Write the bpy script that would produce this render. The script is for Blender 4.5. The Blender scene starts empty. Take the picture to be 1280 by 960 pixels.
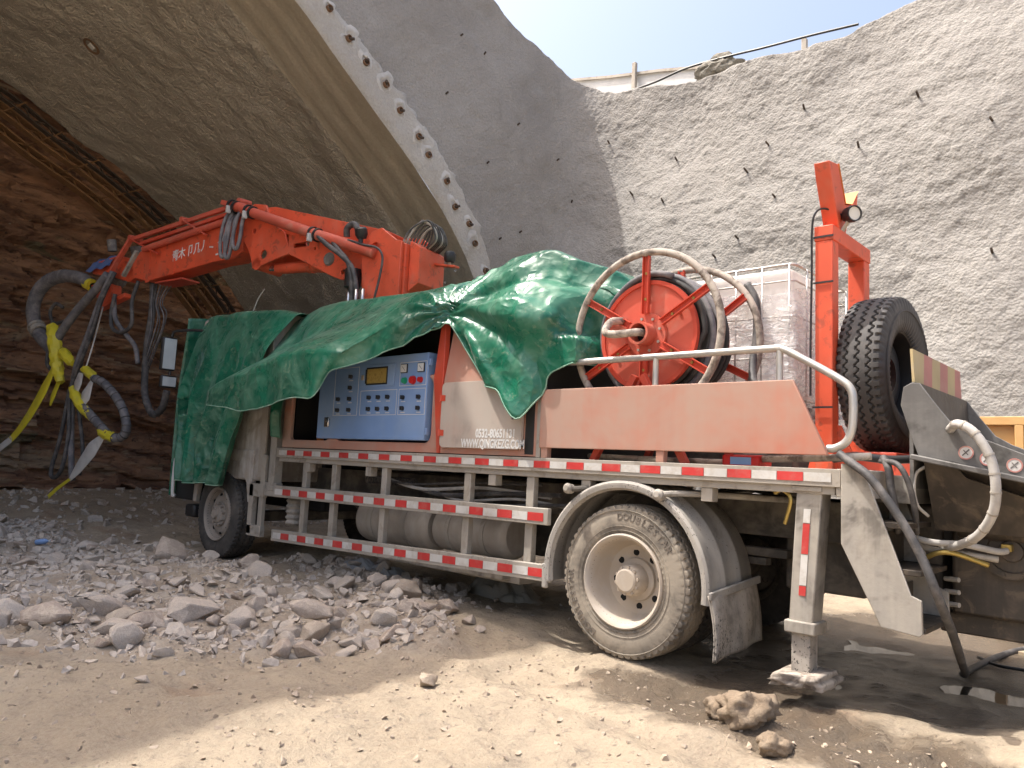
import bpy, bmesh, math, random
import numpy as np
from mathutils import Matrix, Vector
random.seed(7)
RNG = np.random.default_rng(7)
scene = bpy.context.scene
COL = scene.collection
PI = math.pi
R_ = math.radians
# world axes: X along the truck towards its rear, Y across it away from the camera, Z up; origin below the rear wheel
# ---------------------------------------------------------------- camera
YAW, PITCH, ROLL = 0.747, 0.105, 0.048
CAM = Vector((3.047, -4.488, 1.275))
fw = Vector((-math.sin(YAW) * math.cos(PITCH), math.cos(YAW) * math.cos(PITCH), math.sin(PITCH)))
rt = Vector((math.cos(YAW), math.sin(YAW), 0.0))
up = rt.cross(fw)
rt2 = math.cos(ROLL) * rt + math.sin(ROLL) * up
up2 = -math.sin(ROLL) * rt + math.cos(ROLL) * up
cd = bpy.data.cameras.new('camera')
cam = bpy.data.objects.new('camera', cd)
COL.objects.link(cam)
M3 = Matrix((rt2, up2, -fw)).transposed()
cam.matrix_world = Matrix.Translation(CAM) @ M3.to_4x4()
cd.sensor_fit = 'HORIZONTAL'
cd.sensor_width = 36.0
cd.lens = 956.2 / 1280 * 36
cd.clip_end = 2000
cd.clip_start = 0.05
scene.camera = cam
# ---------------------------------------------------------------- sky, sun, exposure
TOSUN = Vector((-0.42, -0.25, 1.0)).normalized()
w = bpy.data.worlds.new('World')
scene.world = w
w.use_nodes = True
wn = w.node_tree.nodes
wl = w.node_tree.links
bg = wn['Background']
sky = wn.new('ShaderNodeTexSky')
sky.sky_type = 'NISHITA'
sky.sun_disc = False
sky.sun_elevation = math.asin(TOSUN.z)
sky.sun_rotation = math.atan2(TOSUN.x, TOSUN.y)
sky.air_density = 1.0
sky.dust_density = 8.0
sky.ozone_density = 0.6
wl.new(sky.outputs[0], bg.inputs[0])
bg.inputs[1].default_value = 0.15
sd = bpy.data.lights.new('sun', 'SUN')
sun = bpy.data.objects.new('sun', sd)
COL.objects.link(sun)
sd.energy = 2.3
sd.angle = R_(0.53)
sd.color = (1.0, 0.957, 0.895)
sun.rotation_euler = TOSUN.to_track_quat('Z', 'Y').to_euler()
sun.location = (-20, -12, 45)
vs = scene.view_settings
scene.display_settings.display_device = 'sRGB'
vs.view_transform = 'Standard'
vs.look = 'None'
vs.exposure = 1.25
vs.gamma = 1.0
vs.use_curve_mapping = False
try:
    scene.cycles.max_bounces = 6
    scene.cycles.diffuse_bounces = 3
    scene.cycles.use_denoising = True
except Exception:
    pass

# ---------------------------------------------------------------- numpy noise
def _hash(ix, iy, iz, seed):
    h = (ix.astype(np.int64) * 374761393 + iy.astype(np.int64) * 668265263 + iz.astype(np.int64) * 2147483647 + seed * 974634781) & 0xFFFFFFFF
    h = ((h ^ (h >> 13)) * 1274126177) & 0xFFFFFFFF
    h = (h ^ (h >> 16)) & 0xFFFFFFFF
    return h.astype(np.float64) / 4294967295.0 * 2 - 1
def vnoise(x, y, z, seed=0):
    x = np.asarray(x, float); y = np.asarray(y, float) + 0 * x; z = np.asarray(z, float) + 0 * x
    ix, iy, iz = np.floor(x), np.floor(y), np.floor(z)
    fx, fy, fz = x - ix, y - iy, z - iz
    ux, uy, uz = fx * fx * (3 - 2 * fx), fy * fy * (3 - 2 * fy), fz * fz * (3 - 2 * fz)
    r = 0
    for a in (0, 1):
        for b in (0, 1):
            for c in (0, 1):
                wgt = (ux if a else 1 - ux) * (uy if b else 1 - uy) * (uz if c else 1 - uz)
                r = r + wgt * _hash(ix + a, iy + b, iz + c, seed)
    return r
def fbm(x, y, z, octs=4, seed=0, gain=0.5):
    a, s, f = 1.0, 0, 1.0
    for i in range(octs):
        s = s + a * vnoise(x * f, y * f, z * f, seed + i * 17)
        a *= gain; f *= 2.03
    return s
def sstep(a, b, x):
    t = np.clip((x - a) / (b - a), 0, 1)
    return t * t * (3 - 2 * t)
def catmull(pts, n):
    """resample a polyline smoothly to n points"""
    P = np.array(pts, float)
    Q = np.vstack([2 * P[0] - P[1], P, 2 * P[-1] - P[-2]])
    m = len(P) - 1
    t = np.linspace(0, m, n)
    i = np.minimum(t.astype(int), m - 1)
    f = (t - i)[:, None]
    p0, p1, p2, p3 = Q[i], Q[i + 1], Q[i + 2], Q[i + 3]
    return 0.5 * (2 * p1 + (p2 - p0) * f + (2 * p0 - 5 * p1 + 4 * p2 - p3) * f * f + (3 * p1 - p0 - 3 * p2 + p3) * f ** 3)

# ---------------------------------------------------------------- materials
MATS = {}
def nd(nt, typ, **kw):
    n = nt.nodes.new(typ)
    for k, v in kw.items():
        setattr(n, k, v)
    return n
def mixc(nt, fac, a, b, mode='MIX'):
    m = nt.nodes.new('ShaderNodeMix')
    m.data_type = 'RGBA'
    m.blend_type = mode
    for sock, v in ((m.inputs[0], fac), (m.inputs[6], a), (m.inputs[7], b)):
        if isinstance(v, bpy.types.NodeSocket):
            nt.links.new(v, sock)
        else:
            sock.default_value = v if not isinstance(v, tuple) or len(v) == 4 else (*v, 1)
    return m.outputs[2]
def noise(nt, vec, scale, detail=6, rough=0.6, dist=0.0, full=False):
    n = nt.nodes.new('ShaderNodeTexNoise')
    n.inputs['Scale'].default_value = scale
    n.inputs['Detail'].default_value = detail if full else min(4.0, detail * 0.6)
    n.inputs['Roughness'].default_value = rough
    n.inputs['Distortion'].default_value = dist
    nt.links.new(vec, n.inputs['Vector'])
    return n.outputs[0]
def ramp(nt, val, a, b, lo=0.0, hi=1.0):
    m = nt.nodes.new('ShaderNodeMapRange')
    m.interpolation_type = 'SMOOTHSTEP'
    m.inputs[1].default_value = a; m.inputs[2].default_value = b
    m.inputs[3].default_value = lo; m.inputs[4].default_value = hi
    nt.links.new(val, m.inputs[0])
    return m.outputs[0]
def mathn(nt, op, a, b=None):
    m = nt.nodes.new('ShaderNodeMath'); m.operation = op
    for s, v in ((m.inputs[0], a), (m.inputs[1], b)):
        if v is None: continue
        if isinstance(v, bpy.types.NodeSocket): nt.links.new(v, s)
        else: s.default_value = v
    return m.outputs[0]
def scaled(nt, vec, s):
    m = nt.nodes.new('ShaderNodeMapping')
    m.inputs['Scale'].default_value = s
    nt.links.new(vec, m.inputs['Vector'])
    return m.outputs[0]
def newmat(name):
    m = bpy.data.materials.new(name)
    m.use_nodes = True
    nt = m.node_tree
    b = nt.nodes['Principled BSDF']
    tc = nt.nodes.new('ShaderNodeTexCoord')
    return m, nt, b, tc.outputs['Object']
def bumpit(nt, b, h, strength, dist, prev=None):
    bp = nt.nodes.new('ShaderNodeBump')
    bp.inputs['Strength'].default_value = strength
    bp.inputs['Distance'].default_value = dist
    nt.links.new(h, bp.inputs['Height'])
    if prev is not None: nt.links.new(prev, bp.inputs['Normal'])
    nt.links.new(bp.outputs[0], b.inputs['Normal'])
    return bp.outputs[0]
def paint(name, col, rough=0.5, metal=0.0, dust=None, damt=0.5, dscale=3.0, var=0.12, bump=0.15, bscale=40.0, bdist=0.004,
          streak=0.0, stain=None, samt=0.0, sscale=8.0, spec=0.5, coat=0.0, splash=None):
    """painted / bare surface with tone variation, a film of dust, stains and fine relief"""
    m, nt, b, v = newmat(name)
    c = mixc(nt, ramp(nt, noise(nt, v, 2.3, 5), 0.3, 0.7), tuple(x * (1 - var) for x in col), tuple(min(1, x * (1 + var)) for x in col))
    rg = None
    if stain is not None:
        s = ramp(nt, noise(nt, v, sscale, 7, 0.65, 0.6), 0.62 - samt * 0.25, 0.72 - samt * 0.15, 0, min(1, samt * 1.6))
        c = mixc(nt, s, c, stain)
    if dust is not None:
        n1 = noise(nt, v, dscale, 7, 0.65, 0.3)
        if streak:
            n2 = noise(nt, scaled(nt, v, (14, 14, 1.2)), 1.0, 5, 0.6)
            n1 = mathn(nt, 'ADD', mathn(nt, 'MULTIPLY', n1, 1 - streak), mathn(nt, 'MULTIPLY', n2, streak))
        d = ramp(nt, n1, 0.66 - damt * 0.5, 0.95 - damt * 0.45, damt * 0.25, min(1.0, damt * 1.35))
        c = mixc(nt, d, c, dust)
        rg = mathn(nt, 'ADD', mathn(nt, 'MULTIPLY', d, max(0.0, 0.9 - rough)), rough)
    if splash is not None:
        n3 = noise(nt, scaled(nt, v, (1, 1, 0.7)), 75, 4, 0.6, 0.2)
        n4 = noise(nt, v, 2.2, 3, 0.6)
        s = ramp(nt, mathn(nt, 'ADD', n3, mathn(nt, 'MULTIPLY', n4, 0.5)), 0.87, 0.92, 0, 0.85)
        c = mixc(nt, s, c, splash)
    nt.links.new(c, b.inputs['Base Color'])
    if rg is not None: nt.links.new(rg, b.inputs['Roughness'])
    else: b.inputs['Roughness'].default_value = rough
    b.inputs['Metallic'].default_value = metal
    b.inputs['Specular IOR Level'].default_value = spec
    if coat: b.inputs['Coat Weight'].default_value = coat; b.inputs['Coat Roughness'].default_value = 0.15
    if bump >= 0.2: bumpit(nt, b, noise(nt, v, bscale, 4, 0.6), bump, bdist)
    MATS[name] = m
    return m
DUST = (0.40, 0.34, 0.27)
GREY_DUST = (0.36, 0.335, 0.30)
paint('pipe_red', (0.58, 0.085, 0.045), 0.5, dust=(0.50, 0.26, 0.19), damt=0.4, dscale=5)
paint('red', (0.55, 0.06, 0.028), 0.42, dust=(0.50, 0.20, 0.14), damt=0.35, dscale=2.0, var=0.1, bump=0.05)
paint('boom_red', (0.70, 0.085, 0.03), 0.42, dust=(0.55, 0.22, 0.14), damt=0.38, dscale=3.0, bump=0.06, stain=(0.10, 0.03, 0.02), samt=0.3, sscale=9, streak=0.3)
paint('faded_red', (0.48, 0.155, 0.095), 0.55, dust=(0.43, 0.29, 0.225), damt=0.7, dscale=1.3, var=0.08, bump=0.06, streak=0.15, stain=(0.34, 0.20, 0.15), samt=0.3, sscale=2.2)
paint('door_paint', (0.46, 0.32, 0.26), 0.6, dust=(0.47, 0.41, 0.35), damt=0.8, dscale=1.4, bump=0.08, streak=0.3, stain=(0.12, 0.10, 0.09), samt=0.45, sscale=2.6)
paint('black_dirt', (0.10, 0.09, 0.085), 0.8, dust=GREY_DUST, damt=0.45, dscale=9)
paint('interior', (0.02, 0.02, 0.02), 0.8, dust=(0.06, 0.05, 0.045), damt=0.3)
paint('chassis', (0.05, 0.047, 0.043), 0.75, dust=(0.22, 0.19, 0.155), damt=0.6, dscale=5, bump=0.2)
paint('steel', (0.38, 0.35, 0.305), 0.55, 0.1, dust=(0.42, 0.37, 0.30), damt=0.55, dscale=6, streak=0.4, stain=(0.15, 0.125, 0.10), samt=0.45, sscale=6)
paint('muddy_steel', (0.30, 0.28, 0.25), 0.6, 0.05, dust=(0.44, 0.40, 0.34), damt=0.65, dscale=4, streak=0.45, stain=(0.07, 0.062, 0.055), samt=0.6, sscale=3.5, bump=0.25)
paint('hopper_steel', (0.10, 0.095, 0.09), 0.5, 0.1, dust=(0.27, 0.26, 0.24), damt=0.52, dscale=3.2, streak=0.3, stain=(0.03, 0.028, 0.025), samt=0.6, sscale=4.5, bump=0.25)
paint('wet_black', (0.035, 0.029, 0.024), 0.38, dust=(0.17, 0.132, 0.095), damt=0.45, dscale=4, streak=0.5, bump=0.3, stain=(0.16, 0.12, 0.08), samt=0.35)
paint('chrome', (0.62, 0.61, 0.60), 0.22, 0.95, dust=DUST, damt=0.3, dscale=5)
paint('silver_rail', (0.55, 0.54, 0.52), 0.32, 0.75, dust=(0.55, 0.5, 0.42), damt=0.5, dscale=7)
paint('rubber', (0.028, 0.027, 0.026), 0.7, dust=(0.20, 0.18, 0.155), damt=0.35, dscale=5)
paint('hose', (0.03, 0.03, 0.032), 0.55, dust=(0.22, 0.20, 0.185), damt=0.5, dscale=9, bump=0.3, bscale=90)
paint('grey_hose', (0.09, 0.09, 0.10), 0.6, dust=(0.26, 0.24, 0.235), damt=0.6, dscale=8, bump=0.35, bscale=70)
paint('white_hose', (0.48, 0.46, 0.43), 0.6, dust=(0.30, 0.27, 0.23), damt=0.5, dscale=10)
paint('concrete_pipe', (0.40, 0.345, 0.29), 0.75, dust=(0.48, 0.42, 0.35), damt=0.55, dscale=11, stain=(0.10, 0.075, 0.06), samt=0.75, sscale=9, bump=0.4, bscale=30)
paint('tyre', (0.06, 0.055, 0.05), 0.75, dust=(0.33, 0.285, 0.225), damt=0.8, dscale=4, bump=0.25, bscale=60, stain=(0.07, 0.06, 0.05), samt=0.35, sscale=7)
paint('front_tyre', (0.04, 0.038, 0.036), 0.75, dust=(0.17, 0.15, 0.13), damt=0.5, dscale=4, bump=0.25, bscale=60)
paint('spare_rubber', (0.035, 0.033, 0.032), 0.62, dust=(0.20, 0.185, 0.17), damt=0.38, dscale=6, bump=0.2, bscale=60)
paint('rim', (0.50, 0.46, 0.41), 0.65, dust=(0.46, 0.39, 0.31), damt=0.8, dscale=4, stain=(0.28, 0.21, 0.15), samt=0.25)
paint('front_rim', (0.33, 0.29, 0.25), 0.7, dust=(0.30, 0.25, 0.20), damt=0.6, dscale=6, stain=(0.12, 0.09, 0.07), samt=0.4)
paint('dark_hole', (0.006, 0.006, 0.006), 0.9, bump=0)
paint('mudguard_plastic', (0.26, 0.25, 0.235), 0.55, dust=(0.40, 0.37, 0.325), damt=0.75, dscale=3, streak=0.35, stain=(0.10, 0.09, 0.08), samt=0.5, sscale=4, splash=(0.07, 0.065, 0.06))
paint('flap_rubber', (0.12, 0.11, 0.10), 0.7, dust=(0.40, 0.36, 0.31), damt=0.75, dscale=7, streak=0.4, stain=(0.02, 0.02, 0.02), samt=0.6, sscale=9, bump=0.4, splash=(0.02, 0.02, 0.02))
paint('blue_paint', (0.19, 0.32, 0.58), 0.45, dust=(0.32, 0.41, 0.54), damt=0.45, dscale=1.5, var=0.06, bump=0.03)
paint('white_paint', (0.68, 0.68, 0.66), 0.5, dust=(0.5, 0.47, 0.42), damt=0.3, bump=0.05)
paint('reflect_white', (0.62, 0.61, 0.58), 0.4, dust=(0.46, 0.41, 0.34), damt=0.5, dscale=14, bump=0.05)
paint('reflect_red', (0.55, 0.03, 0.03), 0.4, dust=(0.48, 0.20, 0.16), damt=0.38, dscale=14, bump=0.05)
paint('black_plastic', (0.015, 0.015, 0.016), 0.45, dust=(0.1, 0.1, 0.1), damt=0.25)
paint('signal_red', (0.55, 0.015, 0.012), 0.4, bump=0)
paint('signal_green', (0.02, 0.30, 0.15), 0.4, bump=0)
paint('orange', (0.75, 0.24, 0.03), 0.5, dust=(0.5, 0.3, 0.18), damt=0.4)
paint('yellow_tape', (0.66, 0.56, 0.02), 0.38, dust=(0.45, 0.40, 0.16), damt=0.35, dscale=9, bump=0.5, bscale=22, bdist=0.01)
paint('white_tape', (0.60, 0.58, 0.55), 0.45, dust=(0.40, 0.37, 0.33), damt=0.4, dscale=9, bump=0.3, bscale=22)
paint('blue_cloth', (0.08, 0.14, 0.33), 0.8, dust=(0.2, 0.22, 0.3), damt=0.3)
paint('brass', (0.45, 0.33, 0.10), 0.4, 0.7)
paint('copper', (0.42, 0.30, 0.08), 0.5, dust=(0.14, 0.09, 0.04), damt=0.45, dscale=50)
paint('glass_dark', (0.015, 0.017, 0.02), 0.08, bump=0)
paint('mirror_glass', (0.55, 0.60, 0.62), 0.25, 0.2, bump=0)  # bright reflection put into a pale, barely metallic base colour
paint('cab_white', (0.56, 0.54, 0.51), 0.5, dust=(0.34, 0.29, 0.235), damt=0.7, dscale=3, streak=0.4, stain=(0.14, 0.11, 0.09), samt=0.4, sscale=4)
paint('tank_grey', (0.44, 0.40, 0.35), 0.5, 0.15, dust=(0.36, 0.31, 0.25), damt=0.6, dscale=4, streak=0.3)
paint('wood', (0.72, 0.43, 0.16), 0.6, dust=(0.76, 0.50, 0.24), damt=0.4, dscale=4)
paint('lumber', (0.42, 0.33, 0.22), 0.8, dust=DUST, damt=0.5)
paint('rib_rust', (0.20, 0.105, 0.045), 0.8, dust=(0.33, 0.19, 0.085), damt=0.5, dscale=4, stain=(0.03, 0.02, 0.015), samt=0.4)
paint('rib_dark', (0.05, 0.038, 0.03), 0.85, dust=(0.17, 0.11, 0.07), damt=0.35)
paint('mortar', (0.40, 0.39, 0.37), 0.9, dust=(0.55, 0.54, 0.52), damt=0.5, dscale=9, bump=0.6, bscale=25, bdist=0.02)
paint('rust', (0.16, 0.085, 0.045), 0.85, dust=(0.25, 0.19, 0.13), damt=0.4, dscale=12)
paint('fence_panel', (0.55, 0.56, 0.56), 0.55, dust=(0.48, 0.46, 0.43), damt=0.4, dscale=0.7, streak=0.5)
paint('plastic_sheet', (0.40, 0.42, 0.44), 0.3, dust=(0.33, 0.31, 0.30), damt=0.5, dscale=9, bump=0.5, bscale=14, bdist=0.02)
paint('sandbag', (0.36, 0.34, 0.30), 0.85, dust=DUST, damt=0.5, bump=0.4, bscale=60)
paint('netting', (0.20, 0.19, 0.16), 0.9, dust=(0.32, 0.29, 0.24), damt=0.5, dscale=9, bump=0.7, bscale=30, bdist=0.03)
paint('lettering_white', (0.72, 0.72, 0.70), 0.5, dust=(0.45, 0.40, 0.35), damt=0.3, dscale=25, bump=0)
paint('tyre_letter', (0.10, 0.085, 0.07), 0.7, dust=(0.24, 0.205, 0.165), damt=0.6, dscale=12, bump=0)
paint('hazard_yellow', (0.46, 0.36, 0.18), 0.55, dust=(0.5, 0.42, 0.30), damt=0.45, dscale=8)
paint('hazard_red', (0.45, 0.17, 0.15), 0.55, dust=(0.5, 0.35, 0.28), damt=0.4, dscale=8)
paint('sticker_white', (0.60, 0.58, 0.55), 0.5, dust=(0.42, 0.38, 0.34), damt=0.45, dscale=18, bump=0)
paint('lamp_glass', (0.70, 0.68, 0.62), 0.15, bump=0)

def tarp_material():
    m, nt, b, v = newmat('tarp')
    c = mixc(nt, ramp(nt, noise(nt, v, 1.6, 5), 0.35, 0.7), (0.007, 0.105, 0.06), (0.016, 0.19, 0.108))
    d = ramp(nt, noise(nt, v, 2.4, 8, 0.7, 0.8), 0.42, 0.74, 0.0, 0.6)
    c = mixc(nt, d, c, (0.17, 0.35, 0.24))
    f = ramp(nt, noise(nt, scaled(nt, v, (9, 9, 9)), 1.0, 8, 0.75, 1.5), 0.56, 0.70, 0, 0.45)
    c = mixc(nt, f, c, (0.30, 0.38, 0.26))
    nt.links.new(c, b.inputs['Base Color'])
    r = mathn(nt, 'ADD', mathn(nt, 'MULTIPLY', d, 0.3), 0.27)
    nt.links.new(r, b.inputs['Roughness'])
    b.inputs['Specular IOR Level'].default_value = 0.6
    b.inputs['Sheen Weight'].default_value = 0.22
    b.inputs['Sheen Roughness'].default_value = 0.35
    b.inputs['Sheen Tint'].default_value = (0.75, 0.95, 0.82, 1)
    h1 = mathn(nt, 'ABSOLUTE', mathn(nt, 'SUBTRACT', noise(nt, v, 3.2, 2, 0.5, 0.6), 0.5))
    h2 = mathn(nt, 'ABSOLUTE', mathn(nt, 'SUBTRACT', noise(nt, v, 7.5, 2, 0.5, 0.4), 0.5))
    h = mathn(nt, 'ADD', mathn(nt, 'MULTIPLY', h1, -1.0), mathn(nt, 'MULTIPLY', h2, -0.4))
    bumpit(nt, b, h, 0.55, 0.09)
    out = nt.nodes['Material Output']
    tr = nt.nodes.new('ShaderNodeBsdfTranslucent'); tr.inputs[0].default_value = (0.03, 0.42, 0.2, 1)
    ms = nt.nodes.new('ShaderNodeMixShader'); ms.inputs[0].default_value = 0.16
    nt.links.new(b.outputs[0], ms.inputs[1]); nt.links.new(tr.outputs[0], ms.inputs[2])
    nt.links.new(ms.outputs[0], out.inputs['Surface'])
    MATS['tarp'] = m
tarp_material()
paint('hem_edge_light', (0.10, 0.30, 0.20), 0.4, dust=(0.35, 0.45, 0.36), damt=0.6, dscale=8, bump=0)  # pale tone painted in for light catching the sheet edges

def shotcrete(name, c1, c2, c3, scale=1.0, bstr=0.55, wet=(0.14, 0.12, 0.10), wamt=0.0, grain=0.6):
    m, nt, b, v = newmat(name)
    c = mixc(nt, ramp(nt, noise(nt, v, 0.45 * scale, 6, 0.6, 0.4), 0.3, 0.7), c1, c2)
    c = mixc(nt, ramp(nt, noise(nt, v, 1.7 * scale, 8, 0.7, 0.3), 0.5, 0.75, 0, 0.6), c, c3)
    c = mixc(nt, ramp(nt, noise(nt, v, 28, 6, 0.7), 0.25, 0.75, 0, 0.5), c, tuple(x * 0.72 for x in c1))
    if wamt:
        s = ramp(nt, noise(nt, scaled(nt, v, (1.1, 1.1, 0.35)), 1.0, 7, 0.65, 0.5), 0.6, 0.75, 0, wamt)
        c = mixc(nt, s, c, wet)
    nt.links.new(c, b.inputs['Base Color'])
    b.inputs['Roughness'].default_value = 0.92
    b.inputs['Specular IOR Level'].default_value = 0.25
    n1 = noise(nt, v, 14, 7, 0.68, 0.0, True)
    vo = nt.nodes.new('ShaderNodeTexVoronoi'); vo.inputs['Scale'].default_value = 24; nt.links.new(v, vo.inputs['Vector'])
    hh = mathn(nt, 'ADD', n1, mathn(nt, 'MULTIPLY', vo.outputs[0], -0.8 * grain))
    hh = mathn(nt, 'ADD', hh, mathn(nt, 'MULTIPLY', noise(nt, v, 75, 3, 0.6), 0.3 * grain))
    bumpit(nt, b, hh, bstr, 0.06)
    MATS[name] = m
shotcrete('shotcrete', (0.275, 0.26, 0.24), (0.335, 0.32, 0.297), (0.37, 0.355, 0.33), wamt=0.55, wet=(0.20, 0.19, 0.178), bstr=0.5)
shotcrete('vault_shotcrete', (0.42, 0.375, 0.305), (0.50, 0.455, 0.38), (0.56, 0.515, 0.44), wamt=0.5, wet=(0.27, 0.235, 0.185), bstr=1.0)
shotcrete('ring_concrete', (0.42, 0.40, 0.365), (0.50, 0.48, 0.44), (0.33, 0.295, 0.245), bstr=0.5, wamt=0.6, wet=(0.27, 0.22, 0.155), grain=0.4)
shotcrete('soffit_concrete', (0.36, 0.315, 0.245), (0.43, 0.38, 0.30), (0.31, 0.27, 0.205), bstr=0.3, wamt=0.45, wet=(0.19, 0.16, 0.12), grain=0.3)

def rock_face_material():
    m, nt, b, v = newmat('strata')
    st = scaled(nt, v, (0.8, 0.8, 3.0))
    n = noise(nt, st, 1.0, 9, 0.65, 0.9)
    c = mixc(nt, ramp(nt, n, 0.35, 0.62), (0.20, 0.105, 0.066), (0.44, 0.25, 0.15))
    n2 = noise(nt, scaled(nt, v, (0.5, 0.35, 1.5)), 1.0, 8, 0.7, 0.8)
    c = mixc(nt, ramp(nt, n2, 0.55, 0.66, 0, 0.85), c, (0.46, 0.35, 0.24))
    n3 = noise(nt, scaled(nt, v, (0.3, 0.25, 1.1)), 1.3, 6, 0.6, 0.5)
    c = mixc(nt, ramp(nt, n3, 0.58, 0.66, 0, 0.75), c, (0.15, 0.155, 0.09))
    n4 = noise(nt, scaled(nt, v, (3, 3, 7)), 1.2, 8, 0.7, 0.4)
    c = mixc(nt, ramp(nt, n4, 0.58, 0.68, 0, 0.8), c, (0.06, 0.042, 0.034))
    n5 = noise(nt, v, 5.5, 5, 0.6, 0.3)
    c = mixc(nt, ramp(nt, n5, 0.70, 0.75, 0, 0.7), c, (0.60, 0.52, 0.40))
    nt.links.new(c, b.inputs['Base Color'])
    b.inputs['Roughness'].default_value = 0.85
    bumpit(nt, b, noise(nt, scaled(nt, v, (4, 4, 8)), 1.6, 7, 0.72, 0.0, True), 1.0, 0.12)
    MATS['strata'] = m
rock_face_material()

def ground_material():
    m, nt, b, v = newmat('dirt')
    c = mixc(nt, ramp(nt, noise(nt, v, 0.7, 8, 0.62, 0.3), 0.3, 0.7), (0.36, 0.285, 0.205), (0.48, 0.39, 0.285))
    c = mixc(nt, ramp(nt, noise(nt, v, 3.1, 8, 0.7, 0.5), 0.45, 0.72, 0, 0.7), c, (0.25, 0.205, 0.16))
    c = mixc(nt, ramp(nt, noise(nt, v, 42, 6, 0.75), 0.3, 0.7, 0, 0.55), c, (0.50, 0.42, 0.31))
    c = mixc(nt, ramp(nt, noise(nt, v, 18, 7, 0.7, 0.3), 0.56, 0.68, 0, 0.6), c, (0.20, 0.17, 0.14))
    # reddish clay patches
    c = mixc(nt, ramp(nt, noise(nt, v, 1.1, 6, 0.6, 0.6), 0.60, 0.72, 0, 0.5), c, (0.30, 0.19, 0.12))
    # greyer broken stone and dust in the rubble strip (vertex layer 'rubble'), water-soaked mud (layer 'wet')
    a1 = nt.nodes.new('ShaderNodeAttribute'); a1.attribute_name = 'rubble'
    a2 = nt.nodes.new('ShaderNodeAttribute'); a2.attribute_name = 'wet'
    c = mixc(nt, mathn(nt, 'MULTIPLY', a1.outputs['Fac'], 0.75), c, mixc(nt, ramp(nt, noise(nt, v, 6, 7, 0.7), 0.35, 0.7), (0.34, 0.275, 0.215), (0.50, 0.435, 0.36)))
    wn_ = mathn(nt, 'ADD', a2.outputs['Fac'], mathn(nt, 'MULTIPLY', mathn(nt, 'SUBTRACT', noise(nt, v, 2.6, 7, 0.7, 0.4), 0.5), 1.3))
    wf = ramp(nt, wn_, 0.35, 0.75)
    c = mixc(nt, mathn(nt, 'MULTIPLY', wf, 0.85), c, (0.12, 0.09, 0.064))
    nt.links.new(c, b.inputs['Base Color'])
    nt.links.new(ramp(nt, wf, 0.1, 1.0, 0.92, 0.24), b.inputs['Roughness'])
    b.inputs['Specular IOR Level'].default_value = 0.35
    bumpit(nt, b, mathn(nt, 'ADD', noise(nt, v, 9, 8, 0.74, 0.0, True), mathn(nt, 'MULTIPLY', noise(nt, v, 60, 5, 0.7, 0.0, True), 0.25)), 0.85, 0.06)
    MATS['dirt'] = m
ground_material()

def rock_material(name, c1, c2, c3):
    m, nt, b, v = newmat(name)
    oi = nt.nodes.new('ShaderNodeObjectInfo')
    c = mixc(nt, oi.outputs['Random'], c1, c2)
    c = mixc(nt, ramp(nt, noise(nt, v, 5, 8, 0.7, 0.5), 0.42, 0.7, 0, 0.8), c, c3)
    c = mixc(nt, ramp(nt, noise(nt, v, 40, 6, 0.7), 0.3, 0.75, 0, 0.45), c, tuple(x * 0.6 for x in c1))
    nt.links.new(c, b.inputs['Base Color'])
    b.inputs['Roughness'].default_value = 0.88
    b.inputs['Specular IOR Level'].default_value = 0.3
    bumpit(nt, b, noise(nt, v, 7, 6, 0.72, 0.0, True), 0.55, 0.035)
    MATS[name] = m
rock_material('rubble_rock', (0.38, 0.30, 0.24), (0.58, 0.52, 0.455), (0.60, 0.51, 0.41))
rock_material('tan_rock', (0.42, 0.33, 0.25), (0.48, 0.40, 0.315), (0.52, 0.44, 0.345))
rock_material('clod', (0.24, 0.18, 0.125), (0.29, 0.225, 0.16), (0.34, 0.27, 0.195))

def water_material():
    m, nt, b, v = newmat('puddle_water')
    b.inputs['Base Color'].default_value = (0.09, 0.075, 0.058, 1)
    b.inputs['Roughness'].default_value = 0.05
    b.inputs['Specular IOR Level'].default_value = 0.6
    bumpit(nt, b, noise(nt, v, 9, 4, 0.5), 0.05, 0.01)
    MATS['puddle_water'] = m
water_material()

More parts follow.
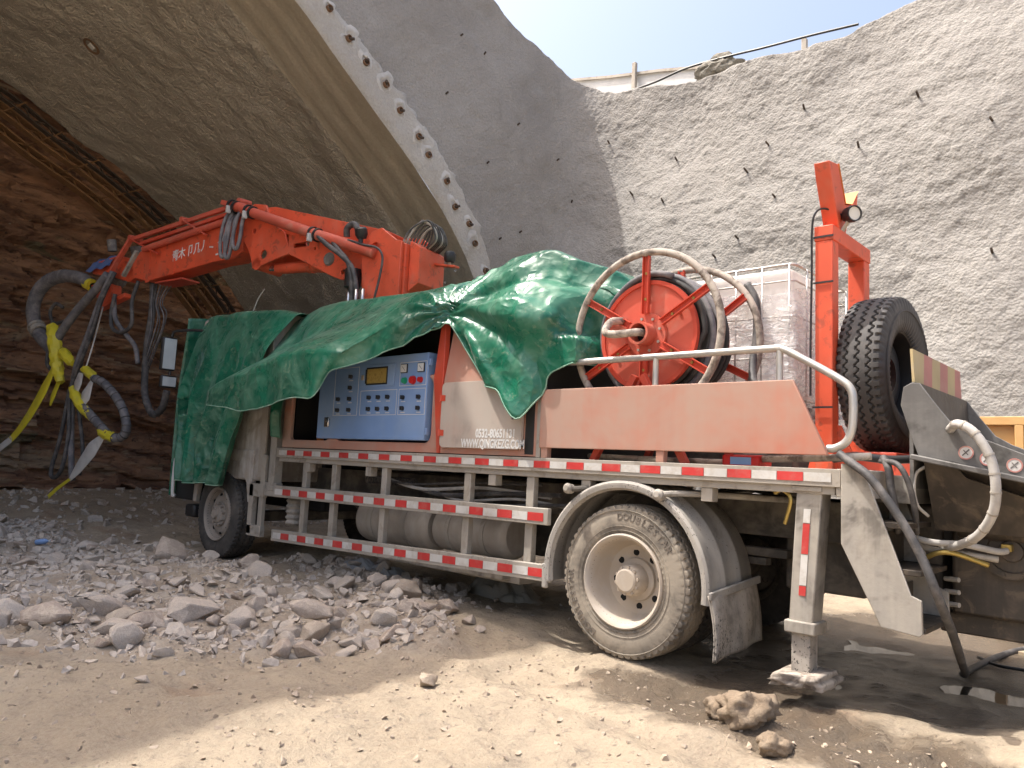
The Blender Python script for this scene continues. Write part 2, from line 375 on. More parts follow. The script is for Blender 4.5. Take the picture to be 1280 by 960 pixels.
def film_material():
    m, nt, b, v = newmat('milky_plastic')
    c = mixc(nt, ramp(nt, noise(nt, v, 3.0, 6, 0.6, 0.4), 0.35, 0.7), (0.80, 0.76, 0.73), (0.90, 0.87, 0.85))
    nt.links.new(c, b.inputs['Base Color'])
    b.inputs['Roughness'].default_value = 0.3
    b.inputs['Subsurface Weight'].default_value = 0.0
    out = nt.nodes['Material Output']
    tr = nt.nodes.new('ShaderNodeBsdfTranslucent'); tr.inputs[0].default_value = (0.92, 0.89, 0.86, 1)
    ms = nt.nodes.new('ShaderNodeMixShader'); ms.inputs[0].default_value = 0.45
    nt.links.new(b.outputs[0], ms.inputs[1]); nt.links.new(tr.outputs[0], ms.inputs[2])
    nt.links.new(ms.outputs[0], out.inputs['Surface'])
    bumpit(nt, b, noise(nt, v, 4, 4, 0.5), 0.2, 0.02)
    MATS['milky_plastic'] = m
    # stretch film wrapped round the tank
    m, nt, b, v = newmat('stretch_film')
    b.inputs['Base Color'].default_value = (0.92, 0.91, 0.90, 1)
    b.inputs['Roughness'].default_value = 0.12
    bumpit(nt, b, noise(nt, scaled(nt, v, (3, 3, 9)), 2.2, 7, 0.65, 1.2), 1.0, 0.05)
    out = nt.nodes['Material Output']
    tp = nt.nodes.new('ShaderNodeBsdfTransparent')
    ms = nt.nodes.new('ShaderNodeMixShader')
    fac = ramp(nt, noise(nt, scaled(nt, v, (2, 2, 5)), 2.0, 7, 0.7, 1.5), 0.38, 0.72, 0.15, 0.7)
    nt.links.new(fac, ms.inputs[0])
    nt.links.new(tp.outputs[0], ms.inputs[1]); nt.links.new(b.outputs[0], ms.inputs[2])
    nt.links.new(ms.outputs[0], out.inputs['Surface'])
    MATS['stretch_film'] = m
film_material()

# ---------------------------------------------------------------- mesh building
class MB:
    def __init__(s): s.v = []; s.f = []
    def add(s, vs, fs):
        o = len(s.v); s.v.extend([tuple(map(float, p)) for p in vs]); s.f.extend([tuple(i + o for i in f) for f in fs]); return s
    def box(s, x0, x1, y0, y1, z0, z1, M=None):
        P = [(x, y, z) for z in (z0, z1) for y in (y0, y1) for x in (x0, x1)]
        if M is not None: P = [M @ Vector(p) for p in P]
        return s.add(P, [(0, 2, 3, 1), (4, 5, 7, 6), (0, 1, 5, 4), (2, 6, 7, 3), (0, 4, 6, 2), (1, 3, 7, 5)])
    def bar(s, p0, p1, w, h, upv=(0, 0, 1)):
        """rectangular bar between two points, w across, h along upv"""
        p0, p1 = Vector(p0), Vector(p1); d = (p1 - p0).normalized(); u = Vector(upv)
        a = d.cross(u).normalized(); u = a.cross(d).normalized()
        P = []
        for c in (p0, p1):
            for (i, j) in ((-1, -1), (1, -1), (1, 1), (-1, 1)): P.append(c + a * (w / 2 * i) + u * (h / 2 * j))
        return s.add(P, [(3, 2, 1, 0), (4, 5, 6, 7), (0, 1, 5, 4), (1, 2, 6, 5), (2, 3, 7, 6), (3, 0, 4, 7)])
    def tube(s, pts, r, n=10, smooth_n=None, caps=True, jit=0.0):
        P = catmull(pts, smooth_n) if smooth_n else np.array(pts, float)
        m = len(P); rr = r if hasattr(r, '__len__') else [r] * m
        if len(rr) != m: rr = np.interp(np.linspace(0, 1, m), np.linspace(0, 1, len(rr)), rr)
        T = np.gradient(P, axis=0); T /= np.linalg.norm(T, axis=1)[:, None] + 1e-12
        a = np.array([0, 0, 1.0]) if abs(T[0][2]) < 0.9 else np.array([1.0, 0, 0])
        N = np.cross(T[0], a); N /= np.linalg.norm(N)
        V = []
        for i in range(m):
            N = N - T[i] * (N @ T[i]); N /= np.linalg.norm(N) + 1e-12
            B = np.cross(T[i], N)
            for k in range(n):
                t = 2 * PI * k / n
                jf = 1 + jit * math.sin(i * 2.1 + 3 * t) + jit * math.sin(i * 1.3 - 5 * t + 1.0) if jit else 1
                V.append(P[i] + (N * math.cos(t) + B * math.sin(t)) * rr[i] * jf)
        F = [(i * n + k, i * n + (k + 1) % n, (i + 1) * n + (k + 1) % n, (i + 1) * n + k) for i in range(m - 1) for k in range(n)]
        if caps: F += [tuple(reversed(range(n))), tuple(range((m - 1) * n, m * n))]
        return s.add(V, F)
    def cyl(s, p0, p1, r, n=16, r1=None): return s.tube([p0, p1], [r, r if r1 is None else r1], n)
    def prism(s, poly, axis, lo, hi):
        """polygon in the two other axes (in x,y,z order) extruded along axis"""
        n = len(poly)
        def mk(a, b, c): return {0: (c, a, b), 1: (a, c, b), 2: (a, b, c)}[axis]
        V = [mk(a, b, lo) for a, b in poly] + [mk(a, b, hi) for a, b in poly]
        F = [tuple(range(n)), tuple(reversed(range(n, 2 * n)))] + [(i, i + n, (i + 1) % n + n, (i + 1) % n) for i in range(n)]
        return s.add(V, F)
    def lathe(s, prof, c, ax, n=48, closed=False):
        """prof: (axial, radius) pairs about the axis ax through c"""
        c, ax = Vector(c), Vector(ax).normalized()
        a = ax.orthogonal().normalized(); b = ax.cross(a)
        m = len(prof); V = []
        for k in range(n):
            t = 2 * PI * k / n; d = a * math.cos(t) + b * math.sin(t)
            for (h, r) in prof: V.append(c + ax * h + d * r)
        F = []
        for k in range(n):
            k2 = (k + 1) % n
            for j in range(m - 1 if not closed else m):
                j2 = (j + 1) % m
                F.append((k * m + j, k2 * m + j, k2 * m + j2, k * m + j2))
        return s.add(V, F)
    def grid(s, P, mask=None):
        """P: (m, n, 3) array"""
        m, n = P.shape[:2]
        F = [(i * n + j, i * n + j + 1, (i + 1) * n + j + 1, (i + 1) * n + j) for i in range(m - 1) for j in range(n - 1) if mask is None or mask[i, j]]
        return s.add(P.reshape(-1, 3), F)
def mesh_from(name, v, f):
    me = bpy.data.meshes.new(name)
    me.from_pydata(v, [], f)
    return me
def fix(me, smooth=None, normals=True):
    if normals:
        bm = bmesh.new(); bm.from_mesh(me)
        bmesh.ops.remove_doubles(bm, verts=bm.verts, dist=1e-6)
        bmesh.ops.recalc_face_normals(bm, faces=bm.faces)
        bm.to_mesh(me); bm.free()
    if smooth is not None:
        if smooth >= 180: me.polygons.foreach_set('use_smooth', [True] * len(me.polygons))
        else: me.shade_smooth(); me.set_sharp_from_angle(angle=R_(smooth))
def link(name, me, material, parent=None):
    o = bpy.data.objects.new(name, me)
    COL.objects.link(o)
    if material: me.materials.append(MATS[material])
    if parent is not None:
        o.parent = parent
        o.matrix_parent_inverse = parent_world_inv(parent)
    return o
def parent_world_inv(p):
    m = p.matrix_basis.copy()
    q = p
    while q.parent is not None:
        m = q.parent.matrix_basis @ q.matrix_parent_inverse @ m
        q = q.parent
    return m.inverted()
def obj(name, mb, material, parent=None, smooth=40, bevel=0.0, normals=True, seg=2):
    me = mesh_from(name, mb.v, mb.f)
    fix(me, smooth, normals)
    o = link(name, me, material, parent)
    if bevel:
        b = o.modifiers.new('bevel', 'BEVEL'); b.width = bevel; b.segments = seg; b.limit_method = 'ANGLE'; b.angle_limit = R_(50)
        b.harden_normals = False
    return o
def tag(o, label=None, cat=None, group=None, kind=None):
    if label: o['label'] = label
    if cat: o['category'] = cat
    if group: o['group'] = group
    if kind: o['kind'] = kind
    return o
def thing(name, loc, label, cat, group=None):
    o = bpy.data.objects.new(name, None)
    o.empty_display_size = 0.2
    COL.objects.link(o)
    o.location = loc
    return tag(o, label, cat, group)
def quick_grid(name, P, material, parent=None, mask=None, smooth=True):
    """large regular sheet straight from numpy"""
    m, n = P.shape[:2]
    idx = np.arange(m * n).reshape(m, n)
    q = np.stack([idx[:-1, :-1], idx[:-1, 1:], idx[1:, 1:], idx[1:, :-1]], -1)
    q = q[mask] if mask is not None else q.reshape(-1, 4)
    me = bpy.data.meshes.new(name)
    me.vertices.add(m * n); me.vertices.foreach_set('co', P.reshape(-1).astype(np.float32))
    k = len(q)
    me.loops.add(k * 4); me.polygons.add(k)
    me.loops.foreach_set('vertex_index', q.reshape(-1).astype(np.int32))
    me.polygons.foreach_set('loop_start', np.arange(0, k * 4, 4, dtype=np.int32))
    me.polygons.foreach_set('use_smooth', [smooth] * k)
    me.update(calc_edges=True); me.validate()
    return link(name, me, material, parent)
def text_mesh(body, size, extrude=0.001, off=0.012):
    cu = bpy.data.curves.new('lettering', 'FONT')
    cu.body = body; cu.size = size; cu.extrude = extrude; cu.offset = off * size
    cu.align_x = 'CENTER'; cu.align_y = 'CENTER'; cu.resolution_u = 3
    o = bpy.data.objects.new('lettering', cu); COL.objects.link(o)
    dg = bpy.context.evaluated_depsgraph_get(); dg.update()
    me = bpy.data.meshes.new_from_object(o.evaluated_get(dg))
    bpy.data.objects.remove(o); bpy.data.curves.remove(cu)
    me.materials.clear()
    return me
# ================================================================ GROUND
def spaced(core0, core1, step, far):
    a = list(np.arange(core0, core1, step))
    r, s = [], step
    x = a[-1]
    while x < far:
        s *= 1.28; x += s; r.append(x)
    l, s = [], step
    x = a[0]
    while x > -far:
        s *= 1.28; x -= s; l.append(x)
    return np.array(l[::-1] + a + r)
def seg_dist(x, y, a, b):
    ax, ay = a; bx, by = b
    t = np.clip(((x - ax) * (bx - ax) + (y - ay) * (by - ay)) / ((bx - ax) ** 2 + (by - ay) ** 2), 0, 1)
    return np.hypot(x - ax - t * (bx - ax), y - ay - t * (by - ay))
RUBBLE = [((-9.5, -1.6), (-5.0, -1.9), 1.0), ((-5.0, -1.9), (-1.7, -1.5), 0.55), ((-6.5, -0.7), (-2.0, -0.7), 0.6), ((-4.5, 0.6), (-2.2, 0.2), 0.5), ((-3.2, -2.6), (-2.1, -2.2), 0.5), ((-2.2, -.4), (-1.2, -.9), .5), ((-7, -2.6), (-3.5, -2.6), .6)]
def rubble_mask(x, y):
    m = 0 * x
    for a, b, wd in RUBBLE:
        m = np.maximum(m, 1 - sstep(wd * 0.45, wd * 1.2, seg_dist(x, y, a, b)))
    return m
def wet_mask(x, y):
    m = 1 - sstep(0.9, 2.4, seg_dist(x, y, (1.2, 2.2), (2.6, 2.4)))
    m = np.maximum(m, 1 - sstep(0.1, 0.9, seg_dist(x, y, (0.9, 0.35), (2.0, 0.9))))
    m = np.maximum(m, 0.85 * (1 - sstep(0.2, 0.85, seg_dist(x, y, (0.5, -0.35), (1.9, -0.5)))))
    return m
def ground_h(x, y, fine=True):
    h = 0.05 * fbm(x * 0.5, y * 0.5, 3.1, 3, 5) + 0.036 * fbm(x * 2.1, y * 2.1, 1.7, 3, 9)
    near = sstep(40, 8, np.hypot(x, y))
    r = rubble_mask(x, y)
    h = h + r * (0.05 + 0.055 * fbm(x * 3.3, y * 3.3, 0.2, 3, 21))
    # ground climbs a little towards the excavated face
    h = h + 0.28 * sstep(-9.0, -13.0, x) + 0.05 * sstep(-6.5, -9, x)
    # tyre rut and the mud it pushed up beside the rear wheel
    d = seg_dist(x, y, (-0.2, -0.42), (1.7, -0.75))
    h = h + 0.095 * np.exp(-(d / 0.13) ** 2) * (0.6 + 0.7 * fbm(x * 4.5, y * 4.5, 5, 3, 33)) * sstep(-0.7, 0.2, x)
    d2 = seg_dist(x, y, (0.3, -0.18), (2.2, -0.3))
    h = h - 0.045 * np.exp(-(d2 / 0.17) ** 2) + 0.022 * np.exp(-(d2 / 0.2) ** 2) * np.sign(np.sin(x * 30 + 8 * np.abs(y + .25)))
    d3 = seg_dist(x, y, (-0.3, -0.85), (1.4, -1.25))
    h = h - 0.03 * np.exp(-(d3 / 0.14) ** 2) + 0.02 * np.exp(-((d3 - 0.25) / 0.09) ** 2)
    wt = wet_mask(x, y)
    h = h - 0.05 * wt
    # flat footing under the wheels
    for cx in (0.0, -5.88):
        for cy in (0.18, 2.3):
            k = np.exp(-(((x - cx) / 0.42) ** 2 + ((y - cy) / 0.38) ** 2))
            h = h * (1 - k) - 0.012 * k
    if fine:
        h = h + near * (1 - 0.7 * wt) * (0.022 * fbm(x * 6, y * 6, 2.2, 3, 41) + 0.010 * np.abs(fbm(x * 19, y * 19, 4.2, 2, 43)) * + r * 0.02 * fbm(x * 10, y * 10, 9.2, 2, 47))
    return h
gx = spaced(-9.0, 3.2, 0.03, 240)
gy = spaced(-4.4, 2.4, 0.03, 240)
GX, GY = np.meshgrid(gx, gy, indexing='ij')
GZ = ground_h(GX, GY)
ground = quick_grid('ground', np.stack([GX, GY, GZ], -1), 'dirt')
ground['kind'] = 'structure'
for nm, val in (('rubble', rubble_mask(GX, GY)), ('wet', wet_mask(GX, GY))):
    at = ground.data.attributes.new(nm, 'FLOAT', 'POINT')
    at.data.foreach_set('value', val.reshape(-1).astype(np.float32))
def GH(x, y): return float(ground_h(np.array([float(x)]), np.array([float(y)]))[0])

# puddles standing in the low mud behind the stair
def blob(cx, cy, rx, ry, seed, n=40):
    t = np.linspace(0, 2 * PI, n, endpoint=False)
    k = 1 + 0.22 * fbm(np.cos(t) * 1.3 + seed, np.sin(t) * 1.7, seed * 1.3, 3, seed)
    return [(cx + rx * a * math.cos(b), cy + ry * a * math.sin(b)) for a, b in zip(k, t)]
for (cx, cy, rx, ry, sd_) in ((1.25, 2.35, 0.62, 1.0, 3), (2.0, 1.75, 0.42, 0.75, 5), (1.55, 0.75, 0.34, 0.30, 8)):
    P = blob(cx, cy, rx, ry, sd_)
    zz = sorted(GH(a, b) for a, b in P)[3] + 0.002
    pm = MB().add([(a, b, zz) for a, b in P] + [(a, b, zz - 0.2) for a, b in P],
                  [tuple(range(len(P)))] + [(i, (i + 1) % 40, (i + 1) % 40 + 40, i + 40) for i in range(40)])
    o = obj('puddle', pm, 'puddle_water', smooth=20)
    o['kind'] = 'structure'

# ================================================================ SHOTCRETED CUTTING: portal wall, corner and side slope in one sheet
def Xp(z): return -5.6 - 0.1 * z
def Ys(z): return 5.6 + 0.24 * z
TU = [-24, -16, -13.2, -10.2, -6.0, -3.2, -1.8, -0.5, 0.0, 1.3, 2.6, 3.7, 4.6, 5.3, 5.8, 6.2, 6.8, 7.6, 9, 14]
TZ = [18.5, 16.6, 15.3, 13.5, 11.0, 9.85, 9.55, 9.22, 9.06, 8.80, 8.63, 8.49, 8.44, 8.40, 8.52, 8.62, 8.62, 9.3, 10.2, 11.5]
PIN = [(0.69, 7.58), (1.36, 7.04), (2.09, 6.45), (2.87, 5.82), (3.45, 5.26), (3.89, 4.70), (4.10, 4.34)]
POUT = [(1.24, 7.87), (1.93, 7.43), (2.71, 6.84), (3.38, 6.27), (3.91, 5.67), (4.36, 5.03), (4.60, 4.45)]
YC = -4.7
def full_profile(mid, low, high):
    right = low + mid[::-1] + high            # from the foot up to the crown
    left = [(2 * YC - a, b) for a, b in right[::-1][1:]]
    return right + left
inner_pts = full_profile(PIN, [(5.02, -0.6), (5.05, 1.0), (4.95, 2.2), (4.68, 3.3)], [(-0.6, 8.38), (-2.4, 9.0), (YC, 9.2)])
outer_pts = full_profile(POUT, [(5.52, -0.6), (5.55, 1.0), (5.44, 2.3), (5.15, 3.4)], [(0.0, 8.62), (-2.2, 9.45), (YC, 9.72)])
end_pts = full_profile([(0.01, 7.46), (1.12, 6.95), (2.35, 6.23), (3.24, 5.36), (4.04, 4.53)], [(5.02, -0.6), (5.1, 1.0), (5.0, 2.2), (4.68, 3.5)], [(-1.1, 8.0), (-3.0, 8.55), (YC, 8.75)])
u = np.concatenate([np.linspace(-24, -6, 46)[:-1], np.concatenate([np.arange(-6, -.8, 0.04), np.arange(-.8, 8.2, 0.026)]), np.linspace(8.3, 14, 20)])
rows = 330
tops = np.interp(u, TU, TZ) + 0.10 * fbm(u * 1.3, 0.3, 0.7, 3, 61)
fr = np.linspace(0, 1, rows)
Zg = -0.6 + (tops[:, None] + 0.6) * fr[None, :]
Ug = np.repeat(u[:, None], rows, 1)
rf = 1.1
t = np.clip((Ug + rf) / (2 * rf), 0, 1)
bx = np.where(Ug <= -rf, 0, np.where(Ug >= rf, Ug, rf * t * t))
by = np.where(Ug <= -rf, Ug, np.where(Ug >= rf, 0, -rf * (1 - t) ** 2))
PX = Xp(Zg) + bx
PY = Ys(Zg) + by
wS = sstep(-rf, rf, Ug)                        # 0 on the portal wall, 1 on the side slope
nx, ny = (1 - wS), -wS
nl = np.hypot(nx, ny); nx /= nl; ny /= nl
big = 0.19 * fbm(Ug * 0.42, Zg * 0.42, 1.5, 2, 71) * np.clip(0.35 + wS, 0, 1) + 0.032 * fbm(Ug * 1.3, Zg * 1.3, 2.5, 3, 73)
mid_ = 0.013 * fbm(Ug * 5, Zg * 5, 0.5, 3, 75)
lump = 0.008 * np.abs(fbm(Ug * 8, Zg * 8, 3.5, 2, 77)) + 0.010 * fbm(Ug * 15, Zg * 15, 4.5, 2, 79)
ledge_w = np.exp(-(((Ug - 2.6) / 1.9) ** 2 + ((Zg - 5.2) / 1.1) ** 2)) + 0.6 * np.exp(-(((Ug - 7.2) / 1.6) ** 2 + ((Zg - 5.6) / 0.9) ** 2))
ph = Zg * 9.5 + 1.6 * fbm(Ug * 0.7, Zg * 0.8, 6.5, 3, 81)
ledge = 0.035 * (np.mod(ph / (2 * PI) + 0.25 * fbm(Ug * 1.2, 0.0, 8.1, 2, 83), 1.0)) * ledge_w * sstep(-0.1, 0.35, fbm(Ug * 1.1, Zg * 2.6, 1.1, 3, 85))
amp = 0.45 + 0.75 * wS
dsp = big + (mid_ + lump) * amp + ledge
rim_fade = 1.0
PX = PX + nx * dsp; PY = PY + ny * dsp
PZ = Zg
# the sheet turns over its crest on to the bench behind
back = np.array([0.25, 0.7, 1.6, 3.2, 7.0])
BX = PX[:, -1:] - nx[:, -1:] * back[None, :]
BY = PY[:, -1:] - ny[:, -1:] * back[None, :]
BZ = PZ[:, -1:] + 0.07 * np.sqrt(back)[None, :] + 0.05 * fbm(BX * 1.4, BY * 1.4, 0.3, 3, 87)
PX = np.concatenate([PX, BX], 1); PY = np.concatenate([PY, BY], 1); PZ = np.concatenate([PZ, BZ], 1)
# opening for the tunnel
oy = np.array([a for a, _ in outer_pts]); oz = np.array([b for _, b in outer_pts])
hi = np.interp(PY, oy[::-1], oz[::-1], left=-9, right=-9)
inside = (PZ < hi - 0.14) & (PY < 5.38) & (PY > 2 * YC - 5.38) & (np.concatenate([wS, np.repeat(wS[:, -1:], 5, 1)], 1) < 0.4)
keep = ~(inside[:-1, :-1] & inside[1:, :-1] & inside[:-1, 1:] & inside[1:, 1:])
slope = quick_grid('shotcrete_slope', np.stack([PX, PY, PZ], -1), 'shotcrete', mask=keep)
slope['kind'] = 'structure'
def slope_pt(uu, z, off=0.0):
    i = int(np.argmin(np.abs(u - uu))); j = int(np.clip(round((z + 0.6) / (tops[i] + 0.6) * (rows - 1)), 0, rows - 1))
    return Vector((PX[i, j], PY[i, j], PZ[i, j])), Vector((nx[i, j], ny[i, j], 0.15)).normalized()

# ================================================================ TUNNEL: arch ring, sprayed vault, steel ribs
portal = thing('tunnel_portal', (-5.5, 5.0, 0), 'concrete tunnel mouth with pale arch ring and sprayed brown vault, left of the slope', 'tunnel')
NP = 420
ic = catmull(inner_pts, NP); oc = catmull(outer_pts, NP)
def Xr(z): return -5.45 - 0.1 * z
rows_ = []
wob = 0.035 * fbm(np.arange(NP) * 0.35, 0.0, 0.0, 3, 91)
rows_.append(np.stack([Xr(oc[:, 1]) - 0.55, oc[:, 0] + 0.05, oc[:, 1] + 0.05], -1))
rows_.append(np.stack([Xr(oc[:, 1]) + wob * 0.5, oc[:, 0] + wob, oc[:, 1] + wob], -1))
for k in (0.08, 0.3, 0.5, 0.7, 0.93):
    c_ = oc + (ic - oc) * k
    rows_.append(np.stack([Xr(c_[:, 1]) + 0.012 + 0.014 * fbm(c_[:, 0] * 5, c_[:, 1] * 5, k * 9, 3, 93), c_[:, 0], c_[:, 1]], -1))
rows_.append(np.stack([Xr(ic[:, 1]) - 0.02, ic[:, 0], ic[:, 1]], -1))
ring = quick_grid('arch_ring', np.stack(rows_, 0), 'ring_concrete', portal)
ring['label'] = 'pale concrete arch ring with a row of grouted pipe ends'
SOFF = 1.25
sv = []
for k in np.linspace(0, 1, 30):
    step = 0.008 * (np.floor(k * 6) % 2)
    sv.append(np.stack([Xr(ic[:, 1]) - 0.02 - SOFF * k, ic[:, 0] + step, ic[:, 1] + step + 0.006 * fbm(ic[:, 0] * 2, ic[:, 1] * 2, k * 9, 2, 95)], -1))
soffit = quick_grid('soffit', np.stack(sv, 0), 'soffit_concrete', portal)
soffit['label'] = 'smooth board-marked concrete soffit behind the arch ring'
# pipe-roof ends grouted into the ring
bolt_yz = [(1.28, 7.70), (1.61, 7.45), (1.96, 7.22), (2.28, 6.95), (2.63, 6.68), (2.92, 6.42), (3.22, 6.11), (3.51, 5.81), (3.78, 5.48), (4.01, 5.21), (4.21, 4.90), (4.40, 4.55), (4.57, 4.20)]
for i, (yy, zz) in enumerate(bolt_yz):
    yy += -0.06 + 0.05 * math.sin(i * 2.9); zz += -0.03 + 0.045 * math.cos(i * 4.3); cs = 0.8 + 0.4 * abs(math.sin(i * 1.7))
    x0 = Xr(zz) + 0.012
    n_ = 18; prof = []
    pm = MB()
    rr = [0.155 * cs, 0.12 * cs, 0.085 * cs, 0.06]
    hh = [-0.02, 0.006, 0.010, -0.03]
    V = []; F = []
    for k in range(n_):
        tt = 2 * PI * k / n_
        jit = 1 + 0.45 * float(fbm(np.array([math.cos(tt) * 1.5 + i * 3.1]), np.array([math.sin(tt) * 1.5]), 0.4, 2, 97)[0])
        for r_, h_ in zip(rr, hh):
            V.append((x0 + h_, yy + math.cos(tt) * r_ * jit, zz + math.sin(tt) * r_ * jit * 1.15))
    for k in range(n_):
        for j in range(3):
            F.append((k * 4 + j, ((k + 1) % n_) * 4 + j, ((k + 1) % n_) * 4 + j + 1, k * 4 + j + 1))
    pm.add(V, F)
    g_ = obj('mortar_collar', pm, 'mortar', ring, smooth=60)
    pb = MB().lathe([(-0.05, 0.052), (0.045, 0.052), (0.045, 0.04), (-0.05, 0.04)], (x0, yy, zz), (1, 0.12 * math.sin(i * 2.3), 0.1), 14, True)
    obj('pipe_end', pb, 'rust', ring, smooth=40)
    d_ = MB().cyl((x0 + 0.0, yy, zz), (x0 + 0.085, yy + 0.05 * math.sin(i * 1.7), zz - 0.03 * math.cos(i * 1.3)), 0.022, 8)
    obj('bolt_end', d_, 'rib_dark', ring)
# sprayed vault behind the soffit
NV = 420
def resamp(P, n):
    P = catmull(P, 900)
    s = np.concatenate([[0], np.cumsum(np.hypot(*np.diff(P, axis=0).T))])
    t_ = np.concatenate([np.linspace(0, 0.5, int(n * 0.8)), np.linspace(0.5, 1, n - int(n * 0.8) + 1)[1:]]) * s[-1]
    return np.stack([np.interp(t_, s, P[:, 0]), np.interp(t_, s, P[:, 1])], -1)
A_ = resamp(inner_pts, NV); B_ = resamp(end_pts, NV)
XE = -13.5
kk = np.linspace(0, 1, 190)
VP = []
for k in kk:
    c_ = A_ * (1 - k) + B_ * k
    x0 = Xr(A_[:, 1]) - SOFF - 0.0
    x_ = x0 * (1 - k) + XE * k
    cen = np.array([YC, 1.5])
    nrm = cen - c_; nrm /= np.linalg.norm(nrm, axis=1)[:, None]
    arc = np.arange(NV) * 0.07
    d = 0.07 * fbm(x_ * 0.6, c_[:, 0] * 0.6, c_[:, 1] * 0.6, 3, 101) + 0.035 * fbm(x_ * 2.2, c_[:, 0] * 2.2, c_[:, 1] * 2.2, 3, 103) + 0.018 * fbm(x_ * 7, c_[:, 0] * 7, c_[:, 1] * 7, 3, 105)
    d = d - 0.05 * (1 - np.cos(min(1, k / 0.1) * PI)) * 0.5 + 0.022 * fbm(x_ * 1.7, c_[:, 0] * 0.35, c_[:, 1] * 0.35, 2, 109) * (1 if k > 0.1 else 0) + 0.012 * np.abs(fbm(x_ * 13, c_[:, 0] * 13, c_[:, 1] * 13, 2, 110))
    d = d * min(1, k / 0.02 + 0.15)
    c2 = c_ + nrm * d[:, None]
    VP.append(np.stack([x_, c2[:, 0], c2[:, 1]], -1))
for ext in (0.0, 0.5):                          # raw broken end of the sprayed shell
    c_ = B_ - (np.array([YC, 1.5]) - B_) / np.linalg.norm(np.array([YC, 1.5]) - B_, axis=1)[:, None] * (0.12 + ext)
    VP.append(np.stack([np.full(NV, XE) - 0.06 + 0.05 * fbm(np.arange(NV) * 0.3, 0.0, ext, 2, 107), c_[:, 0], c_[:, 1]], -1))
lining = quick_grid('vault_lining', np.stack(VP, 0), 'vault_shotcrete', portal)
lining['label'] = 'brown sprayed concrete vault lining in the shade'
# small survey marker painted on the vault
def vault_pt(k, j):
    i = int(k * 189); return Vector(VP[i][j]), (Vector((0, YC, 1.5)) - Vector((0, VP[i][j][1], VP[i][j][2]))).normalized()
mk_n = Vector((0, YC + 0.43, 1.5 - 8.0)).normalized()
i_ = int(np.argmin([np.abs(v_[:, 0] + 10.74).min() for v_ in VP])); j_ = int(np.argmin(np.hypot(VP[i_][:, 1] + 0.43, VP[i_][:, 2] - 8.0)))
mk_p = Vector(VP[i_][j_]) + mk_n * 0.05
mkr = obj('survey_ring', MB().lathe([(0.0, 0.15), (0.012, 0.15), (0.012, 0.11), (0.0, 0.11)], mk_p, mk_n, 24, True), 'rust', portal)
obj('survey_plate', MB().box(-0.05, 0.05, -0.05, 0.05, 0, 0.015, Matrix.Translation(mk_p) @ mk_n.to_track_quat('Z', 'Y').to_matrix().to_4x4()), 'white_paint', portal)
# steel ribs set ahead of the lining
rib_c = catmull(end_pts, 200)
def rib(x, scale, wd, material):
    r_ = thing('steel_rib', (x, 5.0, 0), '', 'steel rib', 'curved steel ribs at the end of the vault')
    c_ = np.array([YC, 0.0]) + (rib_c - np.array([YC, 0.0])) * scale
    for dy, nm in ((0.0, 'outer_flange'), (0.17, 'inner_flange')):
        c2 = np.array([YC, 0.0]) + (rib_c - np.array([YC, 0.0])) * (scale - dy / 10.0)
        V = []; F = []
        for p_ in c2:
            nn = (np.array([YC, 1.0]) - p_); nn /= np.linalg.norm(nn)
            for (a, b) in ((-wd, 0), (wd, 0), (wd, 0.03), (-wd, 0.03)): V.append((x + a, p_[0] + nn[0] * b, p_[1] + nn[1] * b))
        for i in range(len(c2) - 1):
            for k in range(4): F.append((i * 4 + k, i * 4 + (k + 1) % 4, i * 4 + 4 + (k + 1) % 4, i * 4 + 4 + k))
        obj(nm, MB().add(V, F), material, r_, smooth=30)
    web = MB()
    c2 = np.array([YC, 0.0]) + (rib_c - np.array([YC, 0.0])) * (scale - 0.017)
    for i in range(0, 199, 2):
        p_, q_ = (c_[i], c2[min(i + 2, 199)]) if (i // 2) % 2 else (c2[i], c_[min(i + 2, 199)])
        web.tube([(x, p_[0], p_[1]), (x, q_[0], q_[1])], 0.016, 5)
    o = obj('web_bars', web, material, r_); o['kind'] = 'stuff'
    return r_
rl = ['rust-brown curved steel rib nearest the sprayed vault edge', 'rust-brown curved steel rib between its two neighbours over the rock face', 'dark curved steel rib standing against the layered rock face']
for k, (x, s_, mt) in enumerate(((-13.75, 0.995, 'rib_dark'), (-14.15, 0.985, 'rib_rust'), (-14.65, 0.965, 'rib_rust'))):
    tag(rib(x, s_, 0.08 + 0.03 * k, mt), rl[k])
# thin longitudinal tie bars between the ribs, bent and hanging
for i in range(16):
    j = 18 + i * 6
    c0 = np.array([YC, 0.0]) + (rib_c[j] - np.array([YC, 0.0])) * 0.99
    c1 = np.array([YC, 0.0]) + (rib_c[j + 2] - np.array([YC, 0.0])) * 0.96
    mb = MB().tube([(-13.45, c0[0], c0[1]), (-14.0, (c0[0] + c1[0]) / 2 - 0.05, (c0[1] + c1[1]) / 2 - 0.06), (-14.9, c1[0], c1[1])], 0.014, 5, 8)
    tag(obj('tie_bar', mb, 'rib_rust'), 'thin rusty tie bar linking the curved steel ribs', 'steel bar', 'tie bars between the steel ribs')

